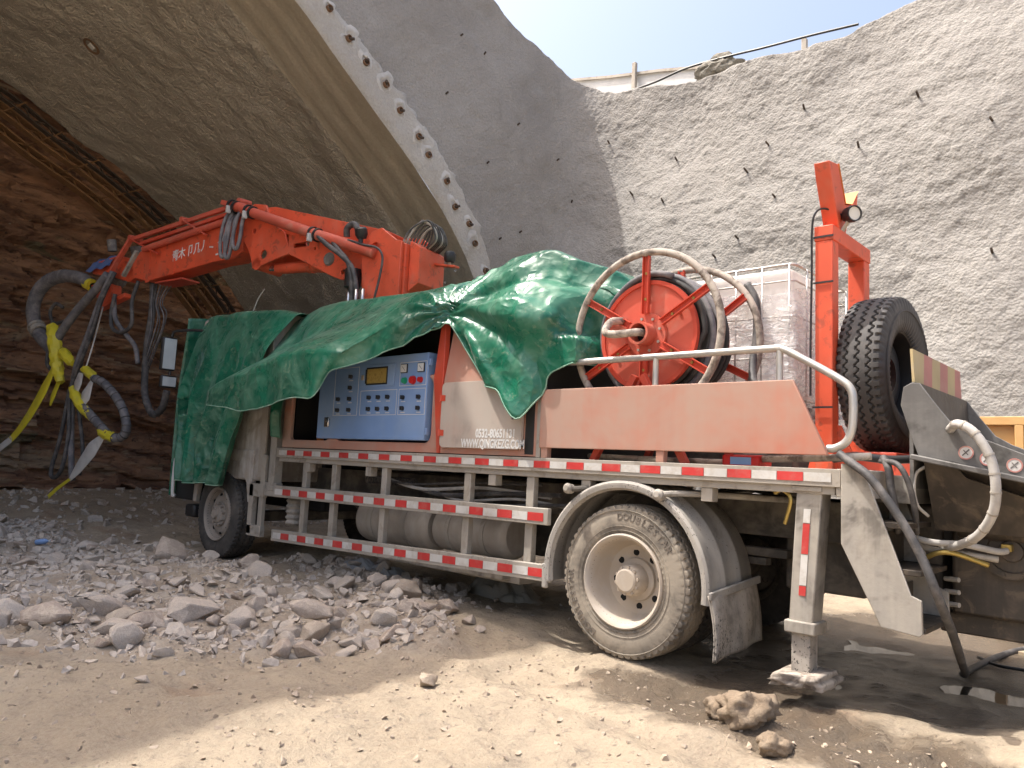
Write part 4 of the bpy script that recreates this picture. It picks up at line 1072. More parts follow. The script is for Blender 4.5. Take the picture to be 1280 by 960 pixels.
for gx_ in (-2.4339, -2.1964):
    gg = obj('gauge', MB().box(gx_ - .048, gx_ + .048, CY - .012, CY - .0005, 2.065, 2.15), 'black_plastic', cc, bevel=0.004)
    obj('gauge_face', MB().box(gx_ - .040, gx_ + .040, CY - .014, CY - .0125, 2.072, 2.143), 'white_paint', cc)
    obj('gauge_needle', MB().bar((gx_ - .02, CY - .015, 2.125), (gx_ + .022, CY - .015, 2.085), .003, .002, (0, 1, 0)), 'black_plastic', cc)
for bx_, mt_, r_ in ((-2.4181, 'signal_green', .027), (-2.3020, 'signal_red', .035), (-2.1964, 'signal_red', .024)):
    obj('push_button', MB().lathe([(0, 0), (0, r_ * 1.15), (.008, r_ * 1.15), (.008, r_), (.03, r_ * .95), (.036, 0)], (bx_, CY, 1.995), (0, -1, 0), 18), mt_, cc)
knobs = [(x, z) for z in (1.735, 1.845) for x in (-3.4422, -3.2521)] + [(-3.2521, 1.955), (-3.2521, 2.065)] + [(x, z) for z in (1.74, 1.85) for x in (-2.9354, -2.7929, -2.6504)] + [(x, z) for z in (1.74, 1.84) for x in (-2.4287, -2.2070)]
for x, z in knobs:
    obj('switch_knob', MB().lathe([(0, 0), (0, .021), (.012, .021), (.026, .017), (.028, 0)], (x, CY, z), (0, -1, 0), 14).box(x - .005, x + .005, CY - .036, CY - .02, z - .018, z + .018), 'black_plastic', cc)
    obj('name_plate', MB().box(x - .03, x + .03, CY - .0015, CY - .0003, z - .042, z - .034), 'white_paint', cc)
lt = obj('door_latch', MB().box(-3.6480, -3.5741, CY - .02, CY - .0005, 1.565, 1.665), 'chrome', cc, bevel=0.006)
obj('lock_button', MB().cyl((-3.6005, CY - .02, 1.64), (-3.5689, CY - .045, 1.645), .010, 10), 'black_plastic', cc)
obj('hinge', MB().box(-2.0908, -2.0697, CY - .012, CY + .02, 2.12, 2.18), 'blue_paint', cc, bevel=0.003)
obj('hinge', MB().box(-2.0908, -2.0697, CY - .012, CY + .02, 1.5, 1.56), 'blue_paint', cc, bevel=0.003)
# hinged side door with web address lettering, ajar below the sheet
dr = part('side_door', plate(rrect(-1.90, -0.955, 1.395, 1.955, .045), [], -0.036, -0.006), 'door_paint', bevel=0.005, label='pale dusty hinged door with a phone number and web address')
for z in (1.52, 1.82): obj('hinge', MB().cyl((-1.905, -.04, z - .03), (-1.905, -.04, z + .03), .014, 10).box(-1.90, -1.85, -.041, -.0365, z - .025, z + .025), 'red', dr)
ltc = obj('paddle_latch', MB().box(-1.06, -0.985, -.042, -.0365, 1.63, 1.80).box(-1.045, -1.0, -.055, -.042, 1.66, 1.77), 'chrome', dr, bevel=0.004)
obj('latch_hole', MB().box(-1.035, -1.012, -.0572, -.0555, 1.68, 1.75), 'dark_hole', dr)
def flat_text(body, size, cx, z, y, parent, material, sx=1.0, name='lettering'):
    me = text_mesh(body, size, 0.0008, 0.03)
    for v_ in me.vertices:
        v_.co = Vector((cx + v_.co.x * sx, y - v_.co.z, z + v_.co.y))
    return link(name, me, material, parent)
flat_text('0532-80651131', 0.098, -1.235, 1.515, -.0375, dr, 'lettering_white', 0.72)
flat_text('WWW.QINGKEZG.COM', 0.098, -1.268, 1.432, -.0375, dr, 'lettering_white', 0.66)
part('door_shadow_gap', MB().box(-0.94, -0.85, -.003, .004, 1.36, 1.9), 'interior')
# ---------------- rear low bulwark with tube rail
bw = part('bulwark', MB().prism([(-0.785, 1.415), (1.40, 1.415), (1.19, 1.862), (-0.785, 1.862)], 1, -0.014, 0.014), 'faded_red', bevel=0.005, label='faded pinkish red side board with a slanted end')
for x in (-0.74, 0.28): part('board_stay', MB().box(x - .03, x + .03, -.005, .05, 1.338, 1.42), 'faded_red', bevel=0.004)
part('board_post', MB().box(-0.83, -0.785, 0.0, 0.06, 1.34, 1.9), 'steel', bevel=0.005)
rl_ = part('handrail', MB().tube([(-0.56, 0.03, 2.065), (0.2, 0.03, 2.065), (1.0, 0.03, 2.065), (1.10, 0.03, 2.06), (1.20, 0.03, 2.01), (1.44, 0.03, 1.865), (1.51, 0.03, 1.80), (1.525, 0.03, 1.72), (1.52, 0.03, 1.58), (1.49, 0.03, 1.50), (1.43, 0.03, 1.46), (1.38, 0.03, 1.455)], 0.0235, 14, 70), 'silver_rail', smooth=180)
for x in (0.21, 1.09): obj('rail_post', MB().cyl((x, 0.03, 1.84), (x, 0.03, 2.06), .021, 12), 'silver_rail', rl_)
# ---------------- hose reel
RC = Vector((0.03, 0.0, 2.255))
reel = bpy.data.objects.new('hose_reel', None); COL.objects.link(reel); reel.parent = truck; reel.matrix_parent_inverse = parent_world_inv(truck); reel.location = (0, 0, 0)
reel['label'] = 'red spoked hose reel with two mud-caked rings and coiled black hose'
def ringt(c, R, r, n=72, m=12):
    pts = [(c[0] + R * math.cos(2 * PI * k / n), c[1], c[2] + R * math.sin(2 * PI * k / n)) for k in range(n + 1)]
    return MB().tube(pts, r, m, caps=False)
def rsub(nm, mb, mt, sm=40, bevel=0.0): return obj(nm, mb, mt, reel, sm, bevel)
rsub('outer_ring', ringt((RC.x, 0.15, RC.z), 0.605, 0.027), 'concrete_pipe', 180)
rsub('outer_ring', ringt((RC.x, 0.74, RC.z), 0.605, 0.027), 'concrete_pipe', 180)
rsub('flange', MB().lathe([(.20, 0.0), (.20, .395), (.215, .40), (.215, 0.0)], (RC.x, 0, RC.z), (0, 1, 0), 56), 'pipe_red', 30)
rsub('flange_rim', MB().lathe([(.185, .375), (.185, .405), (.222, .405), (.222, .375)], (RC.x, 0, RC.z), (0, 1, 0), 56, True), 'red', 30)
rsub('flange', MB().lathe([(.66, 0.0), (.66, .395), (.675, .40), (.675, 0.0)], (RC.x, 0, RC.z), (0, 1, 0), 56), 'red', 30)
rsub('drum', MB().lathe([(.2, .24), (.67, .24)], (RC.x, 0, RC.z), (0, 1, 0), 40), 'red')
rsub('hub_plate', MB().lathe([(.196, 0.06), (.176, .07), (.176, .16), (.196, .165)], (RC.x, 0, RC.z), (0, 1, 0), 40), 'pipe_red', 30)
rsub('hub_tube', MB().lathe([(.19, .085), (.06, .085), (.06, .068), (.19, .068)], (RC.x, 0, RC.z), (0, 1, 0), 32), 'pipe_red', 30)
rsub('hub_core', MB().lathe([(.17, 0.0), (.17, .07)], (RC.x, 0, RC.z), (0, 1, 0), 24), 'dark_hole')
for k in range(8):
    a = 2 * PI * k / 8 + .3
    rsub('hub_bolt', MB().lathe([(.172, .011), (.16, .011), (.16, 0)], (RC.x + math.cos(a) * .122, 0, RC.z + math.sin(a) * .122), (0, 1, 0), 6), 'steel', 20)
for k in range(6):
    a = 2 * PI * k / 6 + .55
    rsub('flange_bolt', MB().lathe([(.202, .013), (.186, .013), (.186, 0)], (RC.x + math.cos(a) * .30, 0, RC.z + math.sin(a) * .30), (0, 1, 0), 6), 'steel', 20)
def channel(a, r0, r1, y, wd=.052):
    d = Vector((math.cos(a), 0, math.sin(a))); n_ = Vector((-math.sin(a), 0, math.cos(a)))
    p0 = Vector((RC.x, y, RC.z)) + d * r0; p1 = Vector((RC.x, y, RC.z)) + d * r1
    m_ = MB().bar(p0, p1, wd, .008, (0, 1, 0))
    for s_ in (-1, 1): m_.bar(p0 + n_ * (s_ * (wd / 2 - .003)) - Vector((0, .014, 0)), p1 + n_ * (s_ * (wd / 2 - .003)) - Vector((0, .014, 0)), .006, .028, (0, 1, 0))
    return m_
for k in range(6):
    a = R_(90 + 60 * k)
    rsub('spoke', channel(a, .155, .60, .165), 'red', 20)
    rsub('spoke', channel(a + .06, .20, .60, .72), 'red', 20)
    for rr_ in (.26, .45):
        rsub('spoke_bolt', MB().lathe([(.158, .011), (.148, .011), (.148, 0)], (RC.x + math.cos(a) * rr_, 0, RC.z + math.sin(a) * rr_), (0, 1, 0), 6), 'brass', 20)
# coiled delivery hose: layers on the drum
coil = []
for lay in range(5):
    Rl = 0.285 + .036 * lay
    for k in range(0, 37 * 6):
        a = 2 * PI * k / 37
        coil.append((RC.x + Rl * math.cos(a), 0.25 + (.39 * (k / (37 * 6)) if lay % 2 == 0 else .39 - .39 * (k / (37 * 6))), RC.z + Rl * math.sin(a)))
rsub('coiled_hose', MB().tube(coil, 0.021, 7), 'rubber', 180)
rsub('coiled_hose', MB().tube([(RC.x + (0.458 + .015 * math.sin(k * .3)) * math.cos(2 * PI * k / 40 + 1.2), 0.24 + .10 * k / 40, RC.z + (0.458 + .012 * math.sin(k * .5)) * math.sin(2 * PI * k / 40 + 1.2)) for k in range(90)], 0.024, 9), 'grey_hose', 180)
rsub('inlet_pipe', MB().tube([(RC.x + .03, 0.20, RC.z), (RC.x + .02, 0.06, RC.z), (RC.x - .02, -0.02, RC.z - .015), (RC.x - .12, -0.045, RC.z - .02), (RC.x - .21, -0.03, RC.z + .0), (RC.x - .235, 0.01, RC.z + .05), (RC.x - .225, 0.06, RC.z + .10), (RC.x - .20, 0.16, RC.z + .12)], 0.028, 12, 36), 'concrete_pipe', 180)
for y_, zt in ((.10, 1.95), (.80, 2.2)):
    for xa, xb in ((-.35, 0.0), (.42, .06)): rsub('reel_stand', MB().bar((xa, y_, 1.33), (xb, y_, zt), .05, .05), 'red', 20, 0.004)
rsub('tail_hose', MB().tube([(0.50, 0.80, 2.70), (0.58, 0.78, 2.55), (0.60, 0.76, 2.3), (0.60, 0.7, 2.08), (0.66, 0.6, 1.92), (0.80, 0.45, 1.80), (0.9, 0.35, 1.6)], 0.03, 10, 40), 'hose', 180)
for cx_, a in ((0.0, 1.2), (0.5, .7)): pass
# ---------------- rear cradle frame (boom rest)
gt = part('cradle_frame', MB().bar((1.235, 0.42, 1.33), (1.235, 0.40, 2.80), .11, .11, (1, 0, 0)).bar((1.235, 1.00, 1.33), (1.235, 1.00, 2.80), .11, .11, (1, 0, 0)).box(1.175, 1.295, 0.342, 1.06, 2.80, 2.90), 'boom_red', bevel=0.006, label='bright red rear frame that carries the boom rest')
def yz_prism(poly, x0, x1): return MB().prism(poly, 0, x0, x1)
cr = obj('boom_rest', yz_prism([(0.48, 2.90), (0.60, 2.90), (0.65, 3.00), (0.82, 3.15), (0.83, 3.26), (0.71, 3.13), (0.59, 3.10), (0.46, 3.335), (0.30, 3.31), (0.33, 3.22), (0.42, 3.03)], 1.185, 1.285), 'boom_red', gt, bevel=0.006)
obj('rest_pad', MB().add([(1.18, 0.83, 3.264), (1.29, 0.83, 3.264), (1.29, 0.71, 3.136), (1.18, 0.71, 3.136), (1.29, 0.592, 3.107), (1.18, 0.592, 3.107), (1.29, 0.464, 3.34), (1.18, 0.464, 3.34)], [(0, 1, 2, 3), (3, 2, 4, 5), (5, 4, 6, 7)]), 'orange', gt, smooth=30)
lm_c = Vector((1.34, 0.52, 3.00))
lmp = obj('work_lamp', MB().lathe([(-.05, 0), (-.05, .035), (-.02, .05), (.02, .055), (.05, .052), (.05, .044), (.04, .044)], lm_c, (0.75, -0.55, -0.1), 24), 'black_plastic', gt, smooth=40)
obj('lamp_lens', MB().lathe([(.041, 0), (.041, .045)], lm_c, (0.75, -0.55, -0.1), 24), 'lamp_glass', gt)
obj('lamp_bracket', MB().bar((1.29, .52, 2.90), (1.33, .52, 2.96), .04, .01), 'steel', gt)
obj('lamp_cable', MB().tube([(1.30, 0.53, 3.0), (1.22, 0.40, 3.03), (1.18, 0.335, 2.98), (1.165, 0.33, 2.85), (1.165, 0.333, 2.6), (1.16, 0.335, 2.2), (1.16, 0.338, 1.8)], .007, 6, 40), 'black_plastic', gt)
for z in (2.82, 2.52, 1.72): obj('cable_tie', MB().box(1.172, 1.298, .336, .343, z, z + .012), 'black_plastic', gt)
part('frame_foot', MB().prism([(1.10, 1.335), (1.42, 1.335), (1.31, 1.62), (1.17, 1.62)], 1, 0.45, 0.47), 'boom_red', bevel=0.004)
part('rear_beam', MB().box(1.30, 1.62, 0.5, 2.3, 1.34, 1.46), 'red', bevel=0.008)
part('wheel_carrier', MB().box(1.30, 1.75, 0.95, 1.05, 1.40, 1.52).box(1.60, 1.72, 0.5, 1.5, 1.30, 1.42), 'red', bevel=0.008)
# ---------------- outrigger leg
og = part('outrigger', MB().add([(1.165, 0.02, .44), (1.305, 0.02, .44), (1.305, 0.17, .44), (1.165, 0.17, .44), (1.205, 0.02, 1.20), (1.355, 0.02, 1.20), (1.355, 0.17, 1.20), (1.205, 0.17, 1.20)],
          [(0, 3, 2, 1), (4, 5, 6, 7), (0, 1, 5, 4), (1, 2, 6, 5), (2, 3, 7, 6), (3, 0, 4, 7)]), 'muddy_steel', bevel=0.008, label='muddy steel outrigger leg with a worn red and white strip')
obj('collar', MB().box(1.145, 1.325, 0.0, 0.19, .385, .455), 'muddy_steel', og, bevel=0.008)
obj('inner_leg', MB().box(1.175, 1.285, 0.035, 0.155, .16, .385), 'flap_rubber', og, bevel=0.006)
fp = bmesh.new(); bmesh.ops.create_cube(fp, size=1.0); bmesh.ops.subdivide_edges(fp, edges=fp.edges[:], cuts=6, use_grid_fill=True)
for v_ in fp.verts:
    x, y_, z = v_.co
    k = 0.05 * float(fbm(np.array([x * 4.0]), np.array([y_ * 4.0]), z * 4.0, 2, 151)[0])
    v_.co = Vector((1.235 + x * (.27 + .04 * (z < 0)) * (1 + k), 0.10 + y_ * (.33 + k), .13 + z * .075 * (1 + 2 * k) + .02 * x))
me = bpy.data.meshes.new('foot_pad'); fp.to_mesh(me); fp.free(); me.shade_smooth(); link('foot_pad', me, 'concrete_pipe', og)
for (z0, z1, mt) in ((1.02, 1.10, 'reflect_white'), (.84, 1.015, 'reflect_red'), (.66, .835, 'reflect_white'), (.60, .655, 'reflect_red')):
    xm = lambda z: 1.235 + (z - .44) * .055
    obj('reflector', MB().add([(xm(z0) - .02, .0185, z0), (xm(z0) + .02, .0185, z0), (xm(z1) + .02, .0185, z1), (xm(z1) - .02, .0185, z1), (xm(z0) - .02, .0165, z0), (xm(z0) + .02, .0165, z0), (xm(z1) + .02, .0165, z1), (xm(z1) - .02, .0165, z1)],
        [(3, 2, 1, 0), (4, 5, 6, 7), (0, 1, 5, 4), (1, 2, 6, 5), (2, 3, 7, 6), (3, 0, 4, 7)]), mt, og)
part('leg_cap', MB().box(1.185, 1.36, 0.0, 0.24, 1.203, 1.232), 'steel', bevel=0.003)
part('leg_hose', MB().tube([(1.02, 0.15, 1.22), (1.05, 0.08, 1.18), (1.10, 0.06, 1.20), (1.16, 0.05, 1.15), (1.12, 0.06, 1.0)], .012, 6, 20), 'brass')
part('far_outrigger', MB().box(1.17, 1.35, 2.25, 2.46, .2, 1.2), 'muddy_steel', bevel=0.008)
# ---------------- stair at the rear corner
stp_poly = [(1.475, 1.37), (1.55, 1.375), (1.60, 1.33), (1.835, 0.69), (1.885, 0.67), (1.89, 0.50), (1.875, .485), (1.685, .505), (1.475, .925)]
st = part('stair_side', MB().prism(stp_poly, 1, -0.02, 0.0), 'muddy_steel', bevel=0.004, label='grey splashed side plate of the rear stair')
part('stair_side', MB().prism(stp_poly, 1, 0.52, 0.54), 'muddy_steel', bevel=0.004)
for z, x0, x1 in ((1.06, 1.56, 1.80), (.82, 1.64, 1.88), (.53, 1.69, 1.90)):
    part('stair_tread', MB().box(x0, x1, 0.0, 0.52, z - .03, z).box(x0, x0 + .012, 0.0, 0.52, z, z + .18), 'wet_black', bevel=0.004)
part('corner_bracket', MB().box(1.44, 1.62, 0.0, 0.3, 1.18, 1.34).box(1.4, 1.75, 0.3, 2.3, 1.16, 1.32), 'muddy_steel', bevel=0.006)
part('stair_hose', MB().tube([(1.46, 0.0, 1.425), (1.55, -0.05, 1.37), (1.66, -0.09, 1.29), (1.80, -0.10, 1.10), (1.90, -0.10, .92), (1.98, -0.1, .72), (1.99, .15, .5), (1.93, .6, .28), (1.82, 1.2, .10), (1.70, 1.75, GH(1.7, 1.75) + .04), (1.72, 2.6, GH(1.72, 2.6) + .03), (1.82, 3.2, GH(1.82, 3.2) + .03), (2.2, 4.0, GH(2.2, 4.0) + .03), (3.2, 4.6, GH(3.2, 4.6) + .02)], .024, 10, 90), 'hose', smooth=180)
# ---------------- hopper and pump end
prof = [(1.73, 1.72), (1.745, 1.82), (1.79, 1.845), (1.83, 1.84), (1.91, 1.72), (1.99, 1.61), (2.08, 1.555), (2.35, 1.44), (2.75, 1.40), (2.75, 1.28), (2.34, 1.315), (2.0, 1.40), (1.82, 1.43), (1.78, 1.55)]
hp = part('hopper', MB().prism(prof, 1, 0.19, 0.21), 'hopper_steel', bevel=0.004, label='dark grey concrete hopper with warning stickers and curved rim')
obj('hopper_side', MB().prism(prof, 1, 1.29, 1.31), 'hopper_steel', hp, bevel=0.004)
lip = [(1.79, 1.845), (1.83, 1.84), (1.84, 1.70), (1.90, 1.5), (2.05, 1.32), (2.35, 1.22), (2.75, 1.2)]
obj('hopper_back', MB().add([(a, yy_, b) for yy_ in (0.21, 1.29) for a, b in lip[1:]], [(i, i + 1, i + 7, i + 6) for i in range(5)]), 'wet_black', hp, smooth=50)
obj('hopper_wall', MB().box(1.77, 1.79, .212, 1.288, 1.25, 1.835), 'hopper_steel', hp)
obj('rim_fold', MB().bar((1.80, .15, 1.425), (2.35, .15, 1.315), .09, .03, (0, 0, 1)).bar((2.35, .15, 1.315), (2.80, .15, 1.285), .09, .03, (0, 0, 1)), 'hopper_steel', hp, bevel=0.006)
obj('hopper_belly', MB().add([(a, b, c) for b, c, in ((.22, 1.40), (.45, 1.02), (1.1, 1.02), (1.28, 1.40)) for a in (1.84, 2.8)], [(0, 1, 3, 2), (2, 3, 5, 4), (4, 5, 7, 6), (0, 2, 4, 6), (1, 7, 5, 3)]), 'wet_black', hp, smooth=30)
hz = 6
for i in range(hz):
    y0 = .21 + 1.08 * i / hz; y1 = .21 + 1.08 * (i + 1) / hz; sk = .05
    z0 = 1.85
    obj('hazard_stripe', MB().add([(1.80, y0, z0), (1.80, y1, z0), (1.79, min(y1 + sk, 1.30), z0 + .19), (1.79, y0 + sk if i else y0, z0 + .19), (1.786, y0, z0), (1.786, y1, z0), (1.776, min(y1 + sk, 1.30), z0 + .19), (1.776, y0 + sk if i else y0, z0 + .19)],
        [(0, 1, 2, 3), (7, 6, 5, 4), (0, 4, 5, 1), (3, 2, 6, 7), (0, 3, 7, 4), (1, 5, 6, 2)]), 'hazard_yellow' if i % 2 == 0 else 'hazard_red', hp)
for (x, z) in ((2.055, 1.455), (2.155, 1.425), (2.275, 1.395)):
    s_ = obj('warning_sticker', MB().cyl((x, .1885, z), (x, .187, z), .037, 28), 'sticker_white', hp)
    obj('sticker_ring', MB().lathe([(.1868, .037), (.1858, .037), (.1858, .030), (.1868, .030)], (x, 0, z), (0, 1, 0), 28, True), 'hazard_red', hp)
    obj('sticker_mark', MB().bar((x - .018, .1862, z - .016), (x + .016, .1862, z + .018), .007, .0012, (0, 1, 0)).bar((x - .012, .186, z + .014), (x + .010, .186, z - .012), .005, .0012, (0, 1, 0)), 'black_dirt', hp)
part('pump_case', MB().box(1.88, 2.9, .62, 1.25, .54, 1.16).box(1.92, 2.9, .55, .62, .98, 1.20), 'wet_black', bevel=0.02)
part('pump_frame', MB().box(1.80, 3.1, 0.70, 0.82, .42, .54), 'wet_black', bevel=0.01)
part('pump_frame', MB().box(1.80, 3.1, 1.7, 1.82, .42, .56), 'wet_black', bevel=0.01)
part('pump_body', MB().box(1.45, 3.1, 1.25, 2.35, .56, 1.28), 'wet_black', bevel=0.03)
part('oil_cooler', MB().box(1.40, 1.80, .75, 1.24, .48, 1.15), 'chassis', bevel=0.02)
for k in range(3):
    part('valve_nipple', MB().cyl((1.86, .56, .60 + .07 * k), (1.94, .52, .605 + .07 * k), .014, 8), 'steel')
part('pump_lid', MB().bar((1.90, .50, 1.20), (2.70, .50, 1.06), .14, .02, (0, 0, 1)), 'hopper_steel', bevel=0.005)
pd = part('shaft_flange', MB().lathe([(.62, .155), (.56, .155), (.56, .12), (.575, .115), (.575, .06), (.555, .055), (.555, 0)], (2.19, 0, .93), (0, 1, 0), 40), 'wet_black', smooth=30)
for k in range(10):
    a = 2 * PI * k / 10
    obj('flange_bolt', MB().lathe([(.56, .013), (.548, .013), (.548, 0)], (2.19 + math.cos(a) * .137, 0, .93 + math.sin(a) * .137), (0, 1, 0), 6), 'wet_black', pd, 20)
part('grease_block', MB().box(2.15, 2.20, .50, .57, .93, .97), 'brass', bevel=0.004)
part('orange_guard', MB().bar((2.03, .46, 1.10), (2.16, .46, 1.06), .05, .05), 'orange', bevel=0.01)
for pts, r_, mt in (([(1.98, .19, 1.58), (2.05, .05, 1.60), (2.13, .02, 1.55), (2.20, .02, 1.42), (2.22, .02, 1.28), (2.20, .05, 1.15), (2.12, .14, 1.03), (2.0, .3, .96), (1.88, .42, .92)], .024, 'white_hose'),
                    ([(1.72, .35, .98), (1.85, .34, .955), (2.0, .38, .955), (2.14, .46, .93), (2.18, .50, .935)], .018, 'white_hose'),
                    ([(1.74, .4, .93), (1.85, .40, .91), (2.0, .42, .90), (2.14, .48, .885)], .018, 'muddy_steel'),
                    ([(1.80, .38, .86), (1.88, .36, .90), (1.96, .38, .90), (2.1, .45, .85)], .015, 'brass'),
                    ([(1.62, .25, 1.42), (1.66, .2, 1.36), (1.68, .18, 1.25), (1.70, .2, 1.1), (1.68, .3, 1.0)], .022, 'hose'),
                    ([(1.60, .25, 1.40), (1.72, .16, 1.38), (1.78, .15, 1.28), (1.80, .2, 1.12), (1.78, .3, 1.0)], .016, 'hose'),
                    ([(1.84, .3, 1.38), (1.80, .24, 1.34), (1.79, .22, 1.26), (1.80, .24, 1.16), (1.84, .3, 1.1)], .009, 'white_hose'),
                    ([(1.38, .12, 1.40), (1.48, .2, 1.42), (1.66, .3, 1.41), (1.9, .5, 1.44)], .025, 'black_plastic')):
    part('pump_hose', MB().tube(pts, r_, 9, 40), mt, smooth=180)
# bands on the big white hose
for k in range(9):
    a = k / 9
    P_ = catmull([(1.98, .19, 1.58), (2.05, .05, 1.60), (2.13, .02, 1.55), (2.20, .02, 1.42), (2.22, .02, 1.28), (2.20, .05, 1.15), (2.12, .14, 1.03), (2.0, .3, .96), (1.88, .42, .92)], 60)
    i = 5 + int(a * 48); d_ = P_[i + 1] - P_[i]
    part('hose_band', MB().lathe([(-.004, .0245), (-.004, .0265), (.006, .0265), (.006, .0245)], P_[i], d_, 12, True), 'steel')
part('deck_pipe', MB().tube([(0.95, .12, 1.385), (1.2, .10, 1.395), (1.5, .06, 1.41), (1.6, .10, 1.42)], .022, 10, 16), 'concrete_pipe', smooth=180)
part('deck_pipe', MB().tube([(-0.5, .25, 1.37), (0.2, .2, 1.36), (0.7, .3, 1.36)], .02, 8, 12), 'concrete_pipe', smooth=180)
# ================================================================ BOOM (slewed a little towards the camera)
BA = R_(13)
BD = Vector((-math.cos(BA), -math.sin(BA), 0)); BN = Vector((-math.sin(BA), math.cos(BA), 0)); B0 = Vector((-3.7, 1.25, 0))
def BP(s, t, z): return B0 + BD * s + BN * t + Vector((0, 0, z))
def bplate(outer, t0, t1, holes=()):
    m_ = plate(list(outer), [list(h) for h in holes], t0, t1)
    return MB().add([BP(x, y, z) for x, y, z in m_.v], m_.f)
def bbar(p0, p1, wd, h, upv=(0, 0, 1)): return MB().bar(BP(*p0), BP(*p1), wd, h, upv)
def btube(pts, r, n=10, sn=None, jit=0.0): return MB().tube([BP(*p_) for p_ in pts], r, n, sn, True, jit)
def circ(cx, cz, r, n=16): return [(cx + r * math.cos(2 * PI * k / n), cz + r * math.sin(2 * PI * k / n)) for k in range(n)]
boom = bplate([(0.16, 3.0), (0.16, 3.78), (0.24, 3.80), (0.47, 3.97), (0.62, 3.93), (0.75, 3.72), (0.72, 3.35), (0.68, 3.0)], -0.32, -0.27, [circ(.55, 3.74, .06)])
boom.add(*(lambda m_: (m_.v, m_.f))(bplate([(0.16, 3.0), (0.16, 3.86), (0.30, 3.98), (0.55, 4.02), (0.75, 3.80), (0.72, 3.35), (0.68, 3.0)], 0.27, 0.32)))
tu = part('boom_turret', boom, 'boom_red', bevel=0.006, label='red boom turret with a box back and hydraulic hoses')
def bsub(nm, mb, mt, parent, sm=35, bevel=0.0): return obj(nm, mb, mt, parent, sm, bevel)
bsub('turret_box', bplate([(0.13, 2.9), (0.13, 3.76), (0.42, 3.84), (0.42, 2.9)], -0.265, 0.265), 'boom_red', tu, bevel=0.008)
bsub('turret_column', MB().cyl(BP(.42, 0, 2.4), BP(.42, 0, 3.3), .26, 28), 'boom_red', tu)
bsub('turret_cover', bplate([(-0.02, 3.30), (-0.02, 3.72), (0.10, 3.80), (0.125, 3.80), (0.125, 3.2)], -0.20, 0.30), 'boom_red', tu, bevel=0.006)
# main arm: box girder, pierced lower links
ma = part('main_arm', bplate([(0.50, 3.98), (2.42, 4.52), (2.66, 4.54), (2.72, 4.40), (2.40, 4.18), (0.62, 3.70)], -0.17, 0.17), 'boom_red', bevel=0.01, label='thick red main arm of the boom rising from the turret')
bsub('link_plate', bplate([(0.62, 3.62), (0.92, 3.42), (1.14, 3.42), (1.28, 3.47), (2.06, 3.83), (2.10, 4.10), (1.50, 4.02), (0.70, 3.80)], -0.215, -0.18, [circ(1.36, 3.70, .085, 20), circ(1.12, 3.52, .035, 12), circ(1.62, 3.86, .022, 10), rrect(1.72, 2.0, 3.905, 3.965, .028, 3)]), 'boom_red', ma, bevel=0.005)
bsub('link_plate', bplate([(0.62, 3.62), (0.92, 3.42), (1.14, 3.42), (1.28, 3.47), (2.06, 3.83), (2.10, 4.10), (1.50, 4.02), (0.70, 3.80)], 0.18, 0.215, [circ(1.36, 3.70, .085, 20)]), 'boom_red', ma, bevel=0.005)
bsub('link_pin', MB().lathe([(-.24, 0), (-.24, .07), (-.22, .085), (.22, .085), (.24, .07), (.24, 0)], BP(1.36, 0, 3.70), BN, 24), 'black_dirt', ma)
bsub('elbow_bracket', bplate([(2.05, 3.85), (2.30, 3.80), (2.62, 3.72), (2.74, 3.70), (2.78, 3.84), (2.86, 3.98), (2.95, 4.1), (3.02, 4.5), (2.80, 4.60), (2.58, 4.56), (2.45, 4.3), (2.20, 4.15)], -0.20, -0.165, [circ(2.55, 3.88, .06, 14), circ(2.76, 4.22, .035, 10)]), 'boom_red', ma, bevel=0.006)
bsub('elbow_bracket', bplate([(2.05, 3.85), (2.30, 3.80), (2.62, 3.72), (2.74, 3.70), (2.78, 3.84), (2.86, 3.98), (2.95, 4.1), (3.02, 4.5), (2.80, 4.60), (2.58, 4.56), (2.45, 4.3), (2.20, 4.15)], 0.165, 0.20), 'boom_red', ma, bevel=0.006)
bsub('lift_cylinder', btube([(2.45, -.02, 3.72), (1.85, -.02, 3.70), (1.55, -.02, 3.66)], .075, 18), 'boom_red', ma)
bsub('cylinder_gland', btube([(1.88, -.02, 3.705), (1.80, -.02, 3.70)], .095, 18), 'boom_red', ma)
bsub('cylinder_rod', btube([(2.44, -.02, 3.72), (2.66, -.02, 3.74)], .035, 12), 'chrome', ma)
bsub('knuckle', MB().lathe([(-.2, 0), (-.2, .08), (.2, .08), (.2, 0)], BP(2.66, 0, 3.76), BN, 20), 'boom_red', ma)
# concrete delivery pipe slung along the arm
dp = part('delivery_pipe', btube([(3.12, -.30, 4.58), (2.90, -.31, 4.52), (2.72, -.32, 4.44), (1.51, -.33, 4.00), (0.75, -.34, 3.74), (0.52, -.345, 3.655)], .068, 18, 40), 'pipe_red', smooth=180, label='pinkish red concrete delivery pipe along the boom')
for k, s_ in enumerate((3.05, 2.72, 1.52)):
    z_ = 4.555 if k == 0 else 4.44 if k == 1 else 4.003
    c_ = BP(s_, -.32, z_); dv = BD * 1.0 + Vector((0, 0, .36))
    for off in (-.045, .045):
        bsub('pipe_clamp', MB().lathe([(off - .016, .069), (off - .016, .088), (off + .016, .088), (off + .016, .069)], c_, dv, 20, True), 'black_plastic', dp)
    bsub('clamp_lever', MB().box(-.02, .02, -.03, .03, -.05, .05, Matrix.Translation(c_ + Vector((0, -.08, -.06)))), 'white_tape', dp, bevel=0.005)
